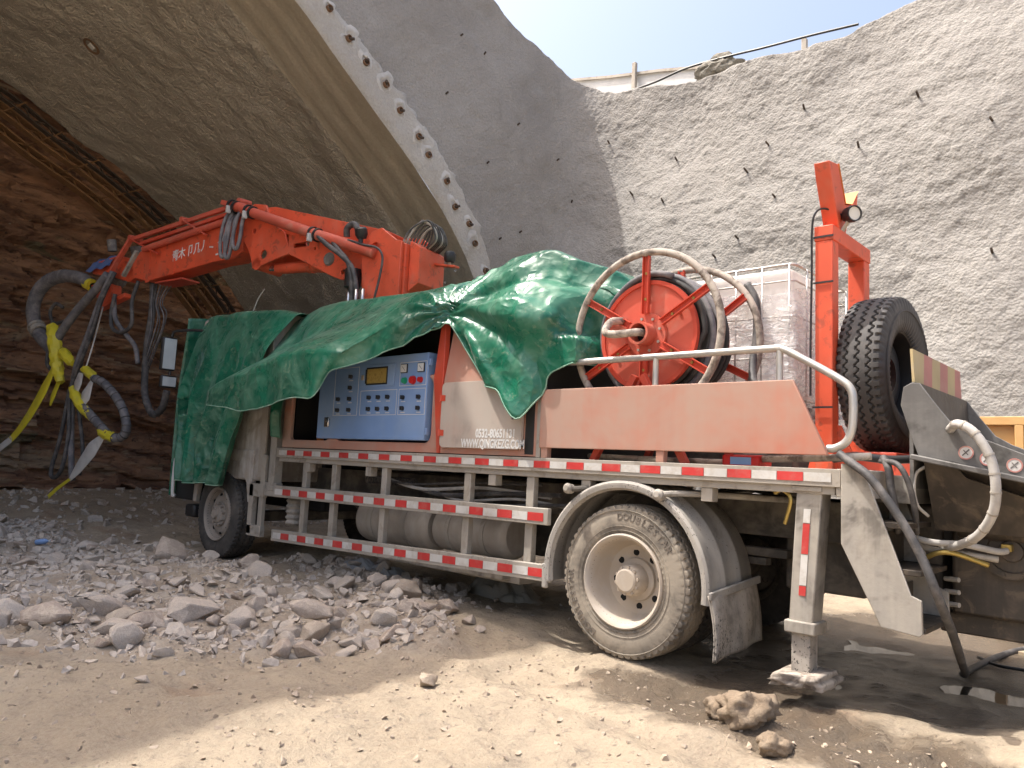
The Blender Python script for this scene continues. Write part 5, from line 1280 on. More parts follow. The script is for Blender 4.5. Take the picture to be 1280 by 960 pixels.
# fore arm
fa = part('fore_arm', bplate([(3.02, 3.98), (3.0, 4.50), (3.20, 4.56), (5.26, 4.20), (5.42, 4.02), (5.36, 3.80), (5.02, 3.72), (3.56, 3.89), (3.20, 3.90)], -0.15, 0.15), 'boom_red', bevel=0.012, label='red fore arm of the boom with worn white lettering')
bsub('slide_rail', bbar((3.10, -.16, 4.66), (5.50, -.16, 4.40), .05, .06), 'pipe_red', fa, bevel=0.004)
bsub('slide_rail', bbar((3.10, -.19, 4.55), (5.2, -.19, 4.30), .05, .05), 'red', fa, bevel=0.004)
bsub('slide_tube', btube([(3.05, -.20, 4.46), (4.0, -.20, 4.34), (5.1, -.20, 4.20)], .045, 12), 'pipe_red', fa)
bsub('cross_strap', bbar((4.25, -.23, 4.55), (3.72, -.20, 4.27), .05, .02), 'pipe_red', fa, bevel=0.004)
bsub('cross_strap', bbar((5.45, -.22, 4.40), (4.75, -.20, 4.10), .05, .02), 'red', fa, bevel=0.004)
for s_, z_ in ((4.28, 4.56), (5.46, 4.42), (3.1, 4.68)): bsub('strap_lug', btube([(s_, -.22, z_), (s_, -.02, z_ + .02)], .04, 10), 'pipe_red', fa)
bsub('end_rib', bplate([(4.98, 3.70), (5.0, 4.26), (5.06, 4.25), (5.06, 3.70)], -.16, -.151), 'boom_red', fa, bevel=0.002)
bsub('end_rib', bplate([(4.42, 3.78), (4.42, 4.02), (4.45, 4.02), (4.45, 3.77)], -.16, -.151), 'boom_red', fa, bevel=0.002)
bsub('under_plate', bbar((4.80, -.02, 3.68), (4.20, -.02, 3.70), .30, .025), 'red', fa, bevel=0.004)
bsub('arm_cap', bplate([(2.96, 4.60), (3.40, 4.72), (3.42, 4.66), (3.0, 4.52)], -.26, -.12), 'pipe_red', fa, bevel=0.006)
# worn lettering on the fore arm, running along it
for ch, s_, z_ in (('青', 4.42, 4.045), ('木', 4.28, 4.065), ('卩', 4.10, 4.09), ('几', 3.96, 4.11), ('丿', 3.83, 4.13), ('几', 3.46, 4.22), ('人', 3.33, 4.225)):
    me = text_mesh(ch, 0.175, 0.001)
    for v_ in me.vertices:
        v_.co = BP(s_ - v_.co.x * 0.85, -0.1525 - v_.co.z, z_ + v_.co.y + (v_.co.x) * 0.12)
    link('lettering', me, 'lettering_white', fa)
bsub('wear_mark', bbar((3.62, -.1515, 4.10), (3.70, -.1515, 4.11), .002, .02), 'lettering_white', fa)
bsub('wear_mark', bbar((3.50, -.1515, 3.99), (3.555, -.1515, 3.985), .002, .022), 'lettering_white', fa)
# hose loops at the elbow
for k, (s_, zz_) in enumerate(((3.14, 3.88), (3.05, 3.86), (2.90, 3.96))):
    part('elbow_hose', btube([(s_ + .02, -.30, 4.50), (s_ + .03, -.36, 4.35), (s_ + .05, -.38, 4.1), (s_ + .02, -.38, zz_), (s_ - .05, -.38, zz_ - .01), (s_ - .08, -.37, 4.1), (s_ - .07, -.34, 4.35), (s_ - .08, -.26, 4.47)], .026, 8, 36), 'grey_hose', smooth=180)
# hoses, valves and rods at the turret
for pts, r_, mt in (([(1.45, -.36, 3.98), (1.25, -.40, 3.83), (0.98, -.42, 3.66), (0.80, -.42, 3.50), (0.72, -.42, 3.30), (0.70, -.40, 3.1)], .032, 'hose'),
                    ([(1.18, -.36, 3.86), (1.05, -.40, 3.74), (0.86, -.42, 3.56), (0.78, -.42, 3.3), (0.78, -.4, 3.05)], .03, 'hose'),
                    ([(0.92, -.38, 3.85), (0.66, -.40, 3.76), (0.45, -.40, 3.70), (0.36, -.40, 3.58), (0.38, -.40, 3.36), (0.44, -.4, 3.1)], .014, 'hose'),
                    ([(1.02, -.30, 3.92), (1.0, -.32, 4.02), (0.90, -.32, 4.06), (0.82, -.32, 3.98)], .04, 'hose')):
    part('hydraulic_hose', btube(pts, r_, 9, 36), mt, smooth=180)
for s_ in (0.96, 0.88): part('cylinder_rod', btube([(s_, -.25, 2.9), (s_, -.25, 3.36)], .035, 14), 'chrome', smooth=180)
part('lift_cylinder', btube([(0.92, -.25, 3.30), (0.92, -.25, 3.52)], .10, 18), 'black_plastic', smooth=40)
for s_ in (0.70, 0.60): part('hose_fitting', btube([(s_, -.42, 2.95), (s_, -.42, 3.22)], .024, 10), 'chrome', smooth=180)
lampc = BP(.74, -.36, 3.92)
part('valve_head', MB().lathe([(-.07, 0), (-.07, .05), (-.02, .075), (.05, .075), (.07, .05), (.07, 0)], lampc, (0.1, -.3, 1), 12).cyl(lampc - Vector((0, 0, .12)), lampc, .03, 8), 'black_plastic', smooth=30)
# cable bundle: looped pipes behind the turret
for k in range(9):
    o_ = .03 * k; q_ = .8 + .04 * math.sin(k * 2.1)
    part('looped_hose', btube([(0.22 - .008 * k, -.22 + o_ * 1.5, 3.78), (0.16 - .01 * k, -.20 + o_ * 1.4, 3.90 + .02 * q_), (0.04, -.16 + o_ * 1.2, 4.02 + .03 * math.sin(k)), (-.07 * q_, -.10 + o_, 4.03 + .02 * math.cos(k * 3)), (-.12 * q_, -.05 + o_, 3.94), (-.09, -.02 + o_, 3.85), (0.02, .02 + o_, 3.79), (0.10, .05 + o_, 3.76)], .012, 7, 30), 'white_hose' if k % 4 == 1 else 'hose', smooth=180)
    part('fitting', btube([(0.235 - .008 * k, -.22 + o_ * 1.5, 3.74), (0.20 - .008 * k, -.21 + o_ * 1.45, 3.83)], .016, 8), 'steel')
lb = part('lamp_arm', bbar((0.0, .15, 3.60), (-.34, .10, 3.53), .09, .025), 'boom_red', bevel=0.004)
lc = BP(-.22, .12, 3.66)
bsub('beacon', MB().lathe([(-.06, 0), (-.06, .05), (-.03, .07), (.04, .07), (.07, .05), (.08, 0)], lc, (.1, -.1, 1), 16), 'black_plastic', lb)
bsub('beacon_stem', MB().cyl(lc - Vector((0, 0, .10)), lc, .02, 8), 'steel', lb)
# ---------------- nozzle head and its hoses
nz = bpy.data.objects.new('nozzle_head', None); COL.objects.link(nz); nz.parent = truck; nz.matrix_parent_inverse = parent_world_inv(truck)
nz['label'] = 'nozzle head at the boom tip with grey hoses and yellow wrapping'
def nsub(nm, mb, mt, sm=40, bevel=0.0): return obj(nm, mb, mt, nz, sm, bevel)
nsub('tip_link', bbar((5.44, -.20, 4.40), (5.86, -.20, 3.92), .07, .05), 'pipe_red', 30, 0.005)
nsub('tip_link', bbar((5.30, -.17, 4.20), (5.58, -.17, 3.84), .06, .05), 'muddy_steel', 30, 0.005)
nsub('wrist', bplate([(5.36, 3.84), (5.40, 4.10), (5.9, 4.22), (6.5, 4.16), (6.56, 3.98), (6.0, 3.88), (5.6, 3.78)], -.08, .10), 'boom_red', 30, 0.02)
nsub('rotator', MB().lathe([(-.14, 0), (-.14, .12), (-.05, .14), (.1, .14), (.14, .10), (.14, 0)], BP(6.15, .05, 3.90), (.3, -.6, .4), 20), 'black_dirt')
nsub('wrist_motor', MB().lathe([(-.1, 0), (-.1, .09), (.1, .09), (.12, 0)], BP(5.62, .05, 4.26), (0, -.3, 1), 16), 'black_dirt')
nsub('wrist_motor', MB().lathe([(-.08, 0), (-.08, .07), (.1, .07), (.1, 0)], BP(6.22, .0, 4.42), (0, -.2, 1), 14), 'black_dirt')
nsub('wrist_bracket', bplate([(6.0, 3.56), (6.05, 3.78), (6.30, 3.86), (6.6, 3.80), (6.5, 3.66), (6.2, 3.45)], -.05, .12).bar(BP(5.75, .05, 3.60), BP(6.35, .0, 3.42), .12, .07), 'boom_red', 30, 0.01)
# blue rag thrown over the wrist
rg_ = np.zeros((14, 12, 3))
for i in range(14):
    for j in range(12):
        a = j / 11; s_ = 5.98 + .62 * i / 13
        q = BP(s_, -.16 + .30 * a, 4.24 - .06 * i / 13 - .20 * max(0, .35 - a) / .35 - .08 * max(0, a - .7) + .02 * math.sin(i * 1.1 + j))
        rg_[i, j] = q
rag = nsub('rag', MB().grid(rg_), 'blue_cloth', 180)
def rings(P, r, every, mt, wd=.006, dr=.006):
    m_ = MB()
    for i in range(2, len(P) - 2, every):
        m_.lathe([(-wd, r - .002), (-wd * .5, r + dr), (wd * .5, r + dr), (wd, r - .002)], P[i], P[i + 1] - P[i - 1], 12)
    return m_
def ribbed(pts, r, sn, mt, every=2):
    P = catmull([BP(*p_) for p_ in pts], sn)
    nsub('ribbed_hose', MB().tube(P, r, 12), mt, 180)
    rr_ = nsub('hose_ribs', rings(P, r, every, mt), mt, 60); rr_['kind'] = 'stuff'
nsub('bend_pipe', btube([(6.62, -.05, 3.84), (6.85, -.06, 3.93), (7.2, -.06, 4.0), (7.45, -.06, 4.02)], .105, 14, 16), 'grey_hose', 180)
ribbed([(7.30, -.06, 4.02), (7.75, -.06, 3.98), (8.05, -.06, 3.82), (8.17, -.06, 3.55), (8.08, -.06, 3.28), (7.85, -.06, 3.04), (7.55, -.06, 2.86), (7.30, -.06, 2.72)], .105, 90, 'grey_hose')
nsub('hose_coupling', MB().lathe([(-.08, .11), (-.08, .14), (-.03, .14), (-.03, .12), (.03, .12), (.03, .14), (.08, .14), (.08, .11)], BP(7.95, -.06, 3.15), BD * -.7 + Vector((0, 0, -.6)), 16), 'muddy_steel')
nsub('hose_coupling', MB().lathe([(-.08, .05), (-.08, .10), (.08, .10), (.08, .05)], BP(6.62, -.05, 3.82), BD * 1 + Vector((0, 0, .4)), 14), 'yellow_tape')
for pts, r_, mt in (([(5.90, -.22, 3.88), (6.2, -.22, 3.64), (6.6, -.22, 3.36), (6.95, -.22, 3.05), (7.1, -.22, 2.85)], .065, 'grey_hose'),
                    ([(5.80, -.20, 3.92), (5.98, -.22, 3.55), (6.1, -.24, 3.2), (6.25, -.24, 2.85), (6.45, -.22, 2.5), (6.52, -.2, 2.2), (6.48, -.2, 1.7), (6.40, -.2, 1.2), (6.32, -.2, .85), (6.28, -.2, .72)], .045, 'grey_hose'),
                    ([(5.72, -.22, 3.90), (5.92, -.26, 3.5), (6.02, -.28, 3.1), (6.2, -.27, 2.7), (6.42, -.25, 2.35), (6.5, -.25, 2.0), (6.42, -.25, 1.4), (6.5, -.25, .9), (6.68, -.25, .74), (6.78, -.25, .86), (6.62, -.25, 1.4), (6.52, -.25, 2.1)], .032, 'hose'),
                    ([(5.86, -.18, 3.86), (6.06, -.2, 3.4), (6.16, -.2, 3.0), (6.36, -.2, 2.6), (6.4, -.18, 2.0), (6.18, -.15, 1.2), (6.2, -.15, .8)], .03, 'hose'),
                    ([(5.30, -.1, 3.76), (5.38, -.12, 3.45), (5.34, -.12, 3.1), (5.55, -.12, 2.98), (5.8, -.12, 3.06), (5.9, -.1, 3.3), (5.85, -.1, 3.6)], .03, 'hose'),
                    ([(5.95, -.05, 3.55), (5.80, -.08, 3.2), (5.5, -.08, 2.95), (5.25, -.08, 2.75), (5.15, -.08, 2.5)], .035, 'grey_hose'),
                    ([(7.5, -.1, 2.85), (7.45, -.12, 2.55), (7.25, -.12, 2.42), (7.0, -.12, 2.38)], .03, 'hose'),
                    ([(7.4, .0, 3.5), (7.6, .0, 3.58), (7.75, .0, 3.45), (7.6, .0, 3.25), (7.2, .0, 3.3), (6.9, .0, 3.45)], .028, 'hose')):
    nsub('grey_hose', btube(pts, r_, 10, 50), mt, 180)
ribbed([(5.06, -.02, 3.74), (5.02, -.02, 3.3), (5.06, -.02, 2.8), (5.04, -.02, 2.3), (4.98, -.02, 2.0), (4.78, -.02, 1.76), (4.58, -.02, 1.84), (4.50, -.02, 2.1)], .05, 80, 'hose', 3)
for k in range(6):
    nsub('thin_wire', btube([(5.0 - .06 * k, -.06 + .02 * k, 3.70), (4.98 - .05 * k, -.07, 3.4), (4.94 - .07 * k + .02 * (k % 2), -.07, 3.05 + .05 * (k % 3)), (5.0 - .02 * k, -.07, 2.75 - .07 * k)], .009, 5, 20), 'hose' if k % 2 else 'grey_hose', 180)
# yellow tape wrapped bundles
nsub('yellow_wrap', btube([(7.25, -.22, 3.14), (7.12, -.24, 2.95), (7.0, -.24, 2.65), (6.92, -.24, 2.42), (6.80, -.24, 2.22)], [0.078, 0.101, 0.098, 0.086, 0.055], 14, 20, .10), 'yellow_tape', 24)
nsub('yellow_wrap', btube([(6.98, -.2, 2.62), (6.85, -.22, 2.70), (6.66, -.22, 2.56), (6.55, -.22, 2.52)], [0.062, 0.078, 0.070, 0.047], 12, 12, .10), 'yellow_tape', 24)
nsub('yellow_wrap', btube([(6.30, -.2, 2.42), (6.18, -.22, 2.40), (6.0, -.22, 2.30), (5.94, -.22, 2.26)], [0.047, 0.066, 0.066, 0.047], 12, 12, .10), 'yellow_tape', 24)
nsub('yellow_wrap', btube([(6.48, -.24, 2.13), (6.3, -.26, 1.98), (6.1, -.26, 1.82), (5.92, -.26, 1.72), (5.84, -.26, 1.66)], [0.047, 0.078, 0.074, 0.066, 0.047], 12, 16, .10), 'yellow_tape', 24)
nsub('yellow_wrap', btube([(5.62, -.26, 1.50), (5.50, -.27, 1.45), (5.32, -.27, 1.40), (5.22, -.26, 1.38)], [0.047, 0.074, 0.070, 0.039], 12, 12, .10), 'yellow_tape', 24)
lp = catmull([BP(5.98, -.22, 2.28), BP(5.72, -.22, 2.20), BP(5.42, -.22, 2.02), BP(5.18, -.22, 1.80), BP(5.06, -.22, 1.56), BP(5.12, -.22, 1.42), BP(5.32, -.26, 1.40), BP(5.7, -.26, 1.60), BP(6.1, -.26, 1.84)], 70)
nsub('ribbed_hose', MB().tube(lp, .062, 12), 'grey_hose', 180)
nsub('hose_ribs', rings(lp, .062, 4, 'grey_hose', .012, .008), 'hose', 60)['kind'] = 'stuff'
def strip(pts, wds, mt, tw=0.0):
    P = catmull([BP(*p_) for p_ in pts], 24); wd_ = np.interp(np.linspace(0, 1, 24), np.linspace(0, 1, len(wds)), wds)
    G = np.zeros((24, 3, 3))
    for i in range(24):
        d_ = P[min(i + 1, 23)] - P[max(i - 1, 0)]; d_ /= np.linalg.norm(d_)
        sd2 = np.cross(d_, np.array(BN) + np.array([0, 0, tw * i / 24])); sd2 /= np.linalg.norm(sd2)
        for j, a in enumerate((-1, 0, 1)): G[i, j] = P[i] + sd2 * wd_[i] * a + np.array(BN) * .015 * (a == 0)
    o = nsub('tape_tail', MB().grid(G), mt, 180); o.modifiers.new('thick', 'SOLIDIFY').thickness = .004
strip([(6.98, -.26, 2.48), (7.18, -.27, 2.12), (7.45, -.28, 1.75), (7.75, -.28, 1.45), (7.98, -.28, 1.28)], [.05, .10, .09, .07, .06], 'yellow_tape')
strip([(7.95, -.28, 1.30), (8.25, -.28, 1.15), (8.55, -.28, .99), (8.8, -.28, .90)], [.06, .06, .05, .02], 'white_tape')
strip([(6.82, -.25, 2.25), (6.95, -.25, 2.0), (7.0, -.25, 1.85)], [.05, .06, .02], 'yellow_tape')
strip([(5.50, -.28, 1.40), (5.72, -.29, 1.20), (6.0, -.29, .92), (6.2, -.29, .73)], [.05, .13, .09, .03], 'white_tape')
strip([(6.2, -.29, .74), (6.5, -.29, .58), (6.72, -.29, .44)], [.025, .03, .035], 'yellow_tape')
strip([(5.95, -.26, 2.22), (6.05, -.27, 2.0), (6.15, -.27, 1.82)], [.04, .12, .03], 'white_tape')
strip([(6.28, -.24, 2.36), (6.3, -.26, 2.2), (6.32, -.26, 2.08)], [.06, .10, .06], 'white_tape')
nsub('hanging_cord', btube([(6.05, -.15, 3.4), (6.12, -.2, 2.8), (6.22, -.22, 2.4)], .012, 6, 12), 'white_tape', 180)

# ================================================================ CAB
cabm = MB().prism([(-7.02, 0.95), (-4.98, 0.95), (-4.95, 2.92), (-6.75, 2.98), (-6.98, 2.35), (-7.06, 1.7)], 1, 0.06, 2.44)
cb = part('cab', cabm, 'cab_white', bevel=0.03, label='white truck cab almost hidden under green sheeting')
obj('side_window', MB().prism([(-6.78, 1.95), (-5.6, 1.95), (-5.6, 2.7), (-6.55, 2.74)], 1, 0.048, 0.058), 'glass_dark', cb, bevel=0.003)
obj('windscreen', MB().add([(-7.015, .25, 1.95), (-7.015, 2.25, 1.95), (-6.775, 2.25, 2.88), (-6.775, .25, 2.88), (-7.035, .25, 1.95), (-7.035, 2.25, 1.95), (-6.80, 2.25, 2.88), (-6.80, .25, 2.88)], [(0, 1, 2, 3), (7, 6, 5, 4), (0, 4, 5, 1), (1, 5, 6, 2), (2, 6, 7, 3), (3, 7, 4, 0)]), 'glass_dark', cb)
obj('door_handle', MB().box(-5.75, -5.55, .03, .055, 1.72, 1.76), 'black_plastic', cb, bevel=0.005)
obj('cab_pillar', MB().box(-5.02, -4.90, .03, .058, 1.0, 2.6), 'tank_grey', cb, bevel=0.004)
part('front_fender', MB().prism([(-6.52, .62), (-6.44, .95), (-6.2, 1.16), (-5.88, 1.22), (-5.5, 1.15), (-5.28, .92), (-5.22, .70), (-5.16, .70), (-5.16, 1.3), (-6.56, 1.3), (-6.60, .62)], 1, .04, .10), 'cab_white', bevel=0.01)
part('front_bumper', MB().box(-7.22, -6.62, .06, 2.44, .62, .98).box(-6.75, -6.5, .02, .4, .42, .58), 'black_plastic', bevel=0.03)
part('bumper_trim', MB().tube([(-7.06, .02, .66), (-7.10, 0.0, .70), (-7.10, 0.0, 1.12), (-7.05, .03, 1.18), (-6.98, .03, 1.18)], .022, 8, 20), 'white_paint', smooth=180)
for (ya, yb, za, zb) in ((-.285, -.085, 2.30, 2.745), (-.265, -.05, 2.07, 2.235)):
    mr = part('mirror', MB().box(-7.24, -7.155, ya, yb, za, zb), 'black_plastic', bevel=0.025)
    obj('mirror_glass', MB().box(-7.1545, -7.151, ya + .02, yb - .02, za + .02, zb - .02), 'mirror_glass', mr)
part('mirror_arm', MB().tube([(-7.15, -.18, 2.74), (-7.12, -.16, 2.82), (-6.9, -.05, 2.84), (-6.6, .06, 2.82)], .018, 8, 16), 'black_plastic', smooth=180)
part('mirror_arm', MB().tube([(-7.13, -.17, 2.24), (-7.13, -.17, 2.29)], .018, 8), 'black_plastic')
part('aerial', MB().tube([(-6.0, .3, 2.95), (-5.85, .3, 3.2), (-5.7, .3, 3.32)], .006, 5, 8), 'white_tape')
# ================================================================ GREEN SHEETS
def loft(cols, nu, nv):
    """cols: list of rows of control points; smooth both ways"""
    C = np.array(cols, float)                   # (ncol, nrow, 3)
    A = np.stack([catmull(C[:, j], nu) for j in range(C.shape[1])], 1)
    return np.stack([catmull(A[i], nv) for i in range(nu)], 0)
def loft_sharp(cols, nu, nv, rnd):
    """like loft but with straight runs between the rows, folded at the rows"""
    C = np.array(cols, float)
    tu_ = np.linspace(0, len(C) - 1, nu); iu = np.minimum(tu_.astype(int), len(C) - 2); fu = (tu_ - iu)[:, None, None]
    A = C[iu] * (1 - fu) + C[iu + 1] * fu
    for _ in range(4):
        A[1:-1] = (A[:-2] + 2 * A[1:-1] + A[2:]) / 4
    m = C.shape[1] - 1; t = np.linspace(0, m, nv)
    i = np.minimum(t.astype(int), m - 1); f = t - i
    G = A[:, i] * (1 - f)[None, :, None] + A[:, i + 1] * f[None, :, None]
    for _ in range(rnd):
        G[:, 1:-1] = (G[:, :-2] + 2 * G[:, 1:-1] + G[:, 2:]) / 4
    return G
def normals_of(G):
    du = np.gradient(G, axis=0); dv = np.gradient(G, axis=1)
    n = np.cross(du, dv); return n / (np.linalg.norm(n, axis=2)[..., None] + 1e-9)
def creases(X, Y, Z, n, f, seed):
    r_ = random.Random(seed); d = 0
    for i in range(n):
        v_ = Vector((r_.gauss(0, 1), r_.gauss(0, 1), r_.gauss(0, 1))).normalized() * f * r_.uniform(.6, 1.6)
        w_ = sstep(-.15, .35, vnoise(X * .9 + i * 7.1, Y * .9, Z * .9, seed + i))
        d = d + w_ * ridged(X * v_.x + Y * v_.y + Z * v_.z + r_.uniform(0, 2))
    return d / math.sqrt(n)
def ridged(x): return 1 - np.abs(np.mod(x, 2) - 1) * 2      # triangle wave -1..1
near = [  # X_edge, Z_edge, ridge (X,Y,Z), hem (X,Y,Z)
    (-4.86, 2.86, (-5.27, -.50, 1.96), (-5.27, -.50, 1.84)),
    (-4.74, 2.88, (-4.86, -.55, 2.09), (-4.90, -.55, 1.80)),
    (-4.55, 2.92, (-4.29, -.60, 2.12), (-4.35, -.61, 1.75)),
    (-4.36, 2.96, (-4.01, -.60, 2.18), (-4.05, -.60, 1.76)),
    (-4.05, 2.97, (-3.59, -.60, 2.21), (-3.65, -.61, 1.83)),
    (-3.72, 2.96, (-3.25, -.60, 2.27), (-3.31, -.60, 1.85)),
    (-3.35, 2.95, (-2.96, -.58, 2.26), (-3.05, -.59, 1.83)),
    (-3.00, 2.94, (-2.77, -.50, 2.23), (-2.96, -.50, 2.10)),
    (-2.62, 2.92, (-2.54, -.38, 2.41), (-2.61, -.38, 2.20)),
    (-2.25, 2.91, (-2.21, -.24, 2.56), (-2.20, -.24, 2.34)),
    (-1.98, 2.92, (-1.88, -.08, 2.72), (-1.80, -.10, 2.56)),
    (-1.74, 2.99, (-1.58, -.06, 2.62), (-1.62, -.06, 2.26)),
    (-1.48, 3.07, (-1.32, -.10, 2.50), (-1.38, -.07, 1.97)),
    (-1.22, 3.10, (-1.10, -.16, 2.46), (-1.13, -.09, 1.92)),
    (-0.95, 3.06, (-0.92, -.17, 2.40), (-0.92, -.09, 1.66)),
    (-0.72, 2.98, (-0.74, -.08, 2.42), (-0.80, -.06, 1.80)),
    (-0.56, 2.92, (-0.62, .16, 2.50), (-0.64, .08, 2.02)),
    (-0.42, 2.86, (-0.46, .30, 2.55), (-0.52, .28, 2.10)),
    (-0.20, 2.70, (-0.25, .36, 2.45), (-0.30, .36, 2.15))]
cols = []
fold_line = [(-4.95, -.02, 2.36), (-4.80, -.02, 2.40), (-4.55, -.02, 2.45), (-4.35, -.02, 2.49), (-4.00, -.02, 2.54), (-3.70, -.02, 2.58), (-3.35, -.02, 2.63), (-3.05, -.02, 2.68), (-2.65, -.02, 2.72), (-2.25, -.04, 2.76)]
for ci, (xe, ze, rg1, hm1) in enumerate(near):
    md = fold_line[ci] if ci < len(fold_line) else ((xe + rg1[0]) / 2, (.28 + rg1[1]) / 2 - .02, (ze + rg1[2]) / 2 + .03)
    cols.append([(xe, 2.52, 2.1), (xe, 2.45, ze - .12), (xe, 1.2, ze - .02), (xe, .28 + max(0, xe + .75) * .5, ze),
                 md, rg1, hm1])
G = loft_sharp(cols, 230, 120, 1)
N_ = normals_of(G)
if N_[100, 60, 1] > 0: N_ = -N_
Xg, Yg_, Zg_ = G[..., 0], G[..., 1], G[..., 2]
# folds radiating from the tied pinch point near the corner panel
pcx, pcz = -1.86, 2.62
rho = np.hypot(Xg - pcx, (Zg_ - pcz)); phi = np.arctan2(Zg_ - pcz, Xg - pcx)
right = sstep(-1.95, -1.55, Xg); nearside = sstep(.9, .1, Yg_)
wob = .75 * fbm(Xg * 1.1, Zg_ * 1.1, .3, 2, 201)
irr = .6 + .4 * sstep(-.3, .35, fbm(Xg * 1.7, Zg_ * 1.7, 3.3, 2, 211))
phd = phi + .28 * rho
topfade = .3 + .7 * sstep(2.98, 2.72, Zg_)
grow = np.clip(rho / .7, 0, 1)
disp = .10 * ridged(phd * 3.1 + wob * .8 + .35) * grow * irr * right * nearside * topfade
disp += .030 * ridged(phd * 6.1 + wob * 2 + .2) * grow * irr * right * nearside * (.4 + .6 * topfade)
disp += .030 * creases(Xg, Yg_, Zg_, 5, 2.2, 213) * right * nearside * (.3 + .7 * topfade)
left_f = (1 - right) * nearside
disp += .030 * ridged(Xg * 1.15 + .5 * Zg_ + wob) * left_f * sstep(2.9, 2.3, Zg_)
disp += .014 * ridged(Xg * 3.1 - .9 * Zg_ + wob * 2) * left_f * sstep(2.95, 2.2, Zg_)
disp += .028 * ridged(phi * 5 + wob * 3) * left_f * sstep(1.8, .2, rho)
disp += .018 * creases(Xg, Yg_, Zg_, 7, 1.6, 205) + .006 * creases(Xg, Yg_, Zg_, 7, 4.5, 207)
disp -= .05 * np.exp(-(rho / .16) ** 2) * nearside
lim = sstep(2.6, 2.2, Zg_) * (1 - right)
G2 = G + N_ * disp[..., None]
# keep the sheet clear of the body panels
G2[..., 1] = np.where((G2[..., 1] > -.02) & (Zg_ < 2.3) & (Yg_ < .3), -.02, G2[..., 1])
# scalloped hem
hemw = np.zeros(120); hemw[-28:] = np.linspace(0, 1, 28)
G2[..., 2] += hemw[None, :] * (.02 * fbm(Xg * 2.5, 0.0, .4, 2, 209) - .05)
main = quick_grid('tarpaulin', G2, 'tarp')
main.modifiers.new('thick', 'SOLIDIFY').thickness = .004
tag(main, 'large glossy green tarpaulin draped over the body of the truck', 'tarpaulin')
obj('hem_light_line', MB().tube(G2[::2, -1], .006, 6), 'hem_edge_light', main, smooth=180)  # added thin pale tube imitating light along the lower edge
# strip of sheet hanging behind the step bracket
us = np.linspace(0, 1, 16); vs_ = np.linspace(0, 1, 40)
S = np.zeros((16, 40, 3))
for i, a in enumerate(us):
    for j, b in enumerate(vs_):
        S[i, j] = (-4.72 + .28 * a + .03 * b, -.06 + .035 * math.sin(a * 9 + b * 2) + .02 * math.sin(b * 7), 2.25 - .78 * b - .04 * a * b)
o = quick_grid('hanging_strip', S, 'tarp', main); o.modifiers.new('thick', 'SOLIDIFY').thickness = .004
# sheet over the cab: side curtain with pleats
ctop = [(-7.08, .30, 3.02), (-6.85, .12, 3.05), (-6.5, .05, 3.05), (-6.1, .04, 3.02), (-5.7, .04, 3.0), (-5.35, .05, 2.98), (-4.95, .08, 2.95), (-4.60, .14, 2.88)]
cmid = [(-6.72, -.07, 2.55), (-6.66, -.10, 2.45), (-6.45, -.10, 2.4), (-6.1, -.10, 2.4), (-5.75, -.09, 2.4), (-5.45, -.08, 2.4), (-5.15, -.07, 2.42), (-4.85, -.05, 2.45)]
clow = [(-6.93, -.12, 2.08), (-6.75, -.16, 2.0), (-6.5, -.16, 1.98), (-6.2, -.15, 1.95), (-5.9, -.13, 1.92), (-5.62, -.12, 1.9), (-5.36, -.10, 1.9), (-5.12, -.08, 1.9)]
cl2 = [(-6.80, -.10, 1.5), (-6.68, -.14, 1.45), (-6.5, -.15, 1.4), (-6.28, -.14, 1.4), (-6.05, -.13, 1.4), (-5.8, -.12, 1.4), (-5.58, -.11, 1.4), (-5.36, -.10, 1.4)]
chem = [(-6.72, -.08, .90), (-6.6, -.13, .88), (-6.45, -.15, .86), (-6.28, -.14, .86), (-6.1, -.13, .88), (-5.9, -.12, .88), (-5.72, -.12, .86), (-5.52, -.11, .88)]
roof_ = [(a - .0, 1.3, c + .02) for a, b, c in ctop]
roof2 = [(a - .0, 2.5, c - .04) for a, b, c in ctop]
far_ = [(a, 2.58, 1.6) for a, b, c in ctop]
cc_ = [[far_[i], roof2[i], roof_[i], ctop[i], cmid[i], clow[i], cl2[i], chem[i]] for i in range(8)]
K = loft_sharp(cc_, 150, 150, 4); Nk = normals_of(K)
if Nk[70, 115, 1] > 0: Nk = -Nk
uu_ = np.linspace(0, 1, 150)[:, None] + 0 * K[..., 0]
dn = sstep(2.95, 1.2, K[..., 2]) * sstep(.6, .1, K[..., 1])
dk = dn * (.070 * ridged(uu_ * 9.0 + .45 * fbm(uu_ * 3, K[..., 2] * .8, .3, 2, 221)) + .018 * ridged(uu_ * 13 + fbm(uu_ * 6, K[..., 2], .3, 2, 223)))
dk += .025 * creases(K[..., 0], K[..., 1], K[..., 2], 6, 1.4, 225) + .006 * creases(K[..., 0], K[..., 1], K[..., 2], 6, 4.0, 227)
K2 = K + Nk * dk[..., None]
mk = np.ones((149, 149), bool)
Kc = K2[:-1, :-1]
mk[(Kc[..., 0] < -6.62) & (Kc[..., 2] < 1.93) & (Kc[..., 2] > 1.73) & (Kc[..., 1] < .2)] = False
cov = quick_grid('cab_sheet', K2, 'tarp', mask=mk)
cov.modifiers.new('thick', 'SOLIDIFY').thickness = .004
tag(cov, 'dark green pleated sheet wrapped over the truck cab', 'tarpaulin')
obj('hem_light_line', MB().tube(K2[::2, -1], .006, 6), 'hem_edge_light', cov, smooth=180)  # same added pale line, painted edge light on the cab sheet
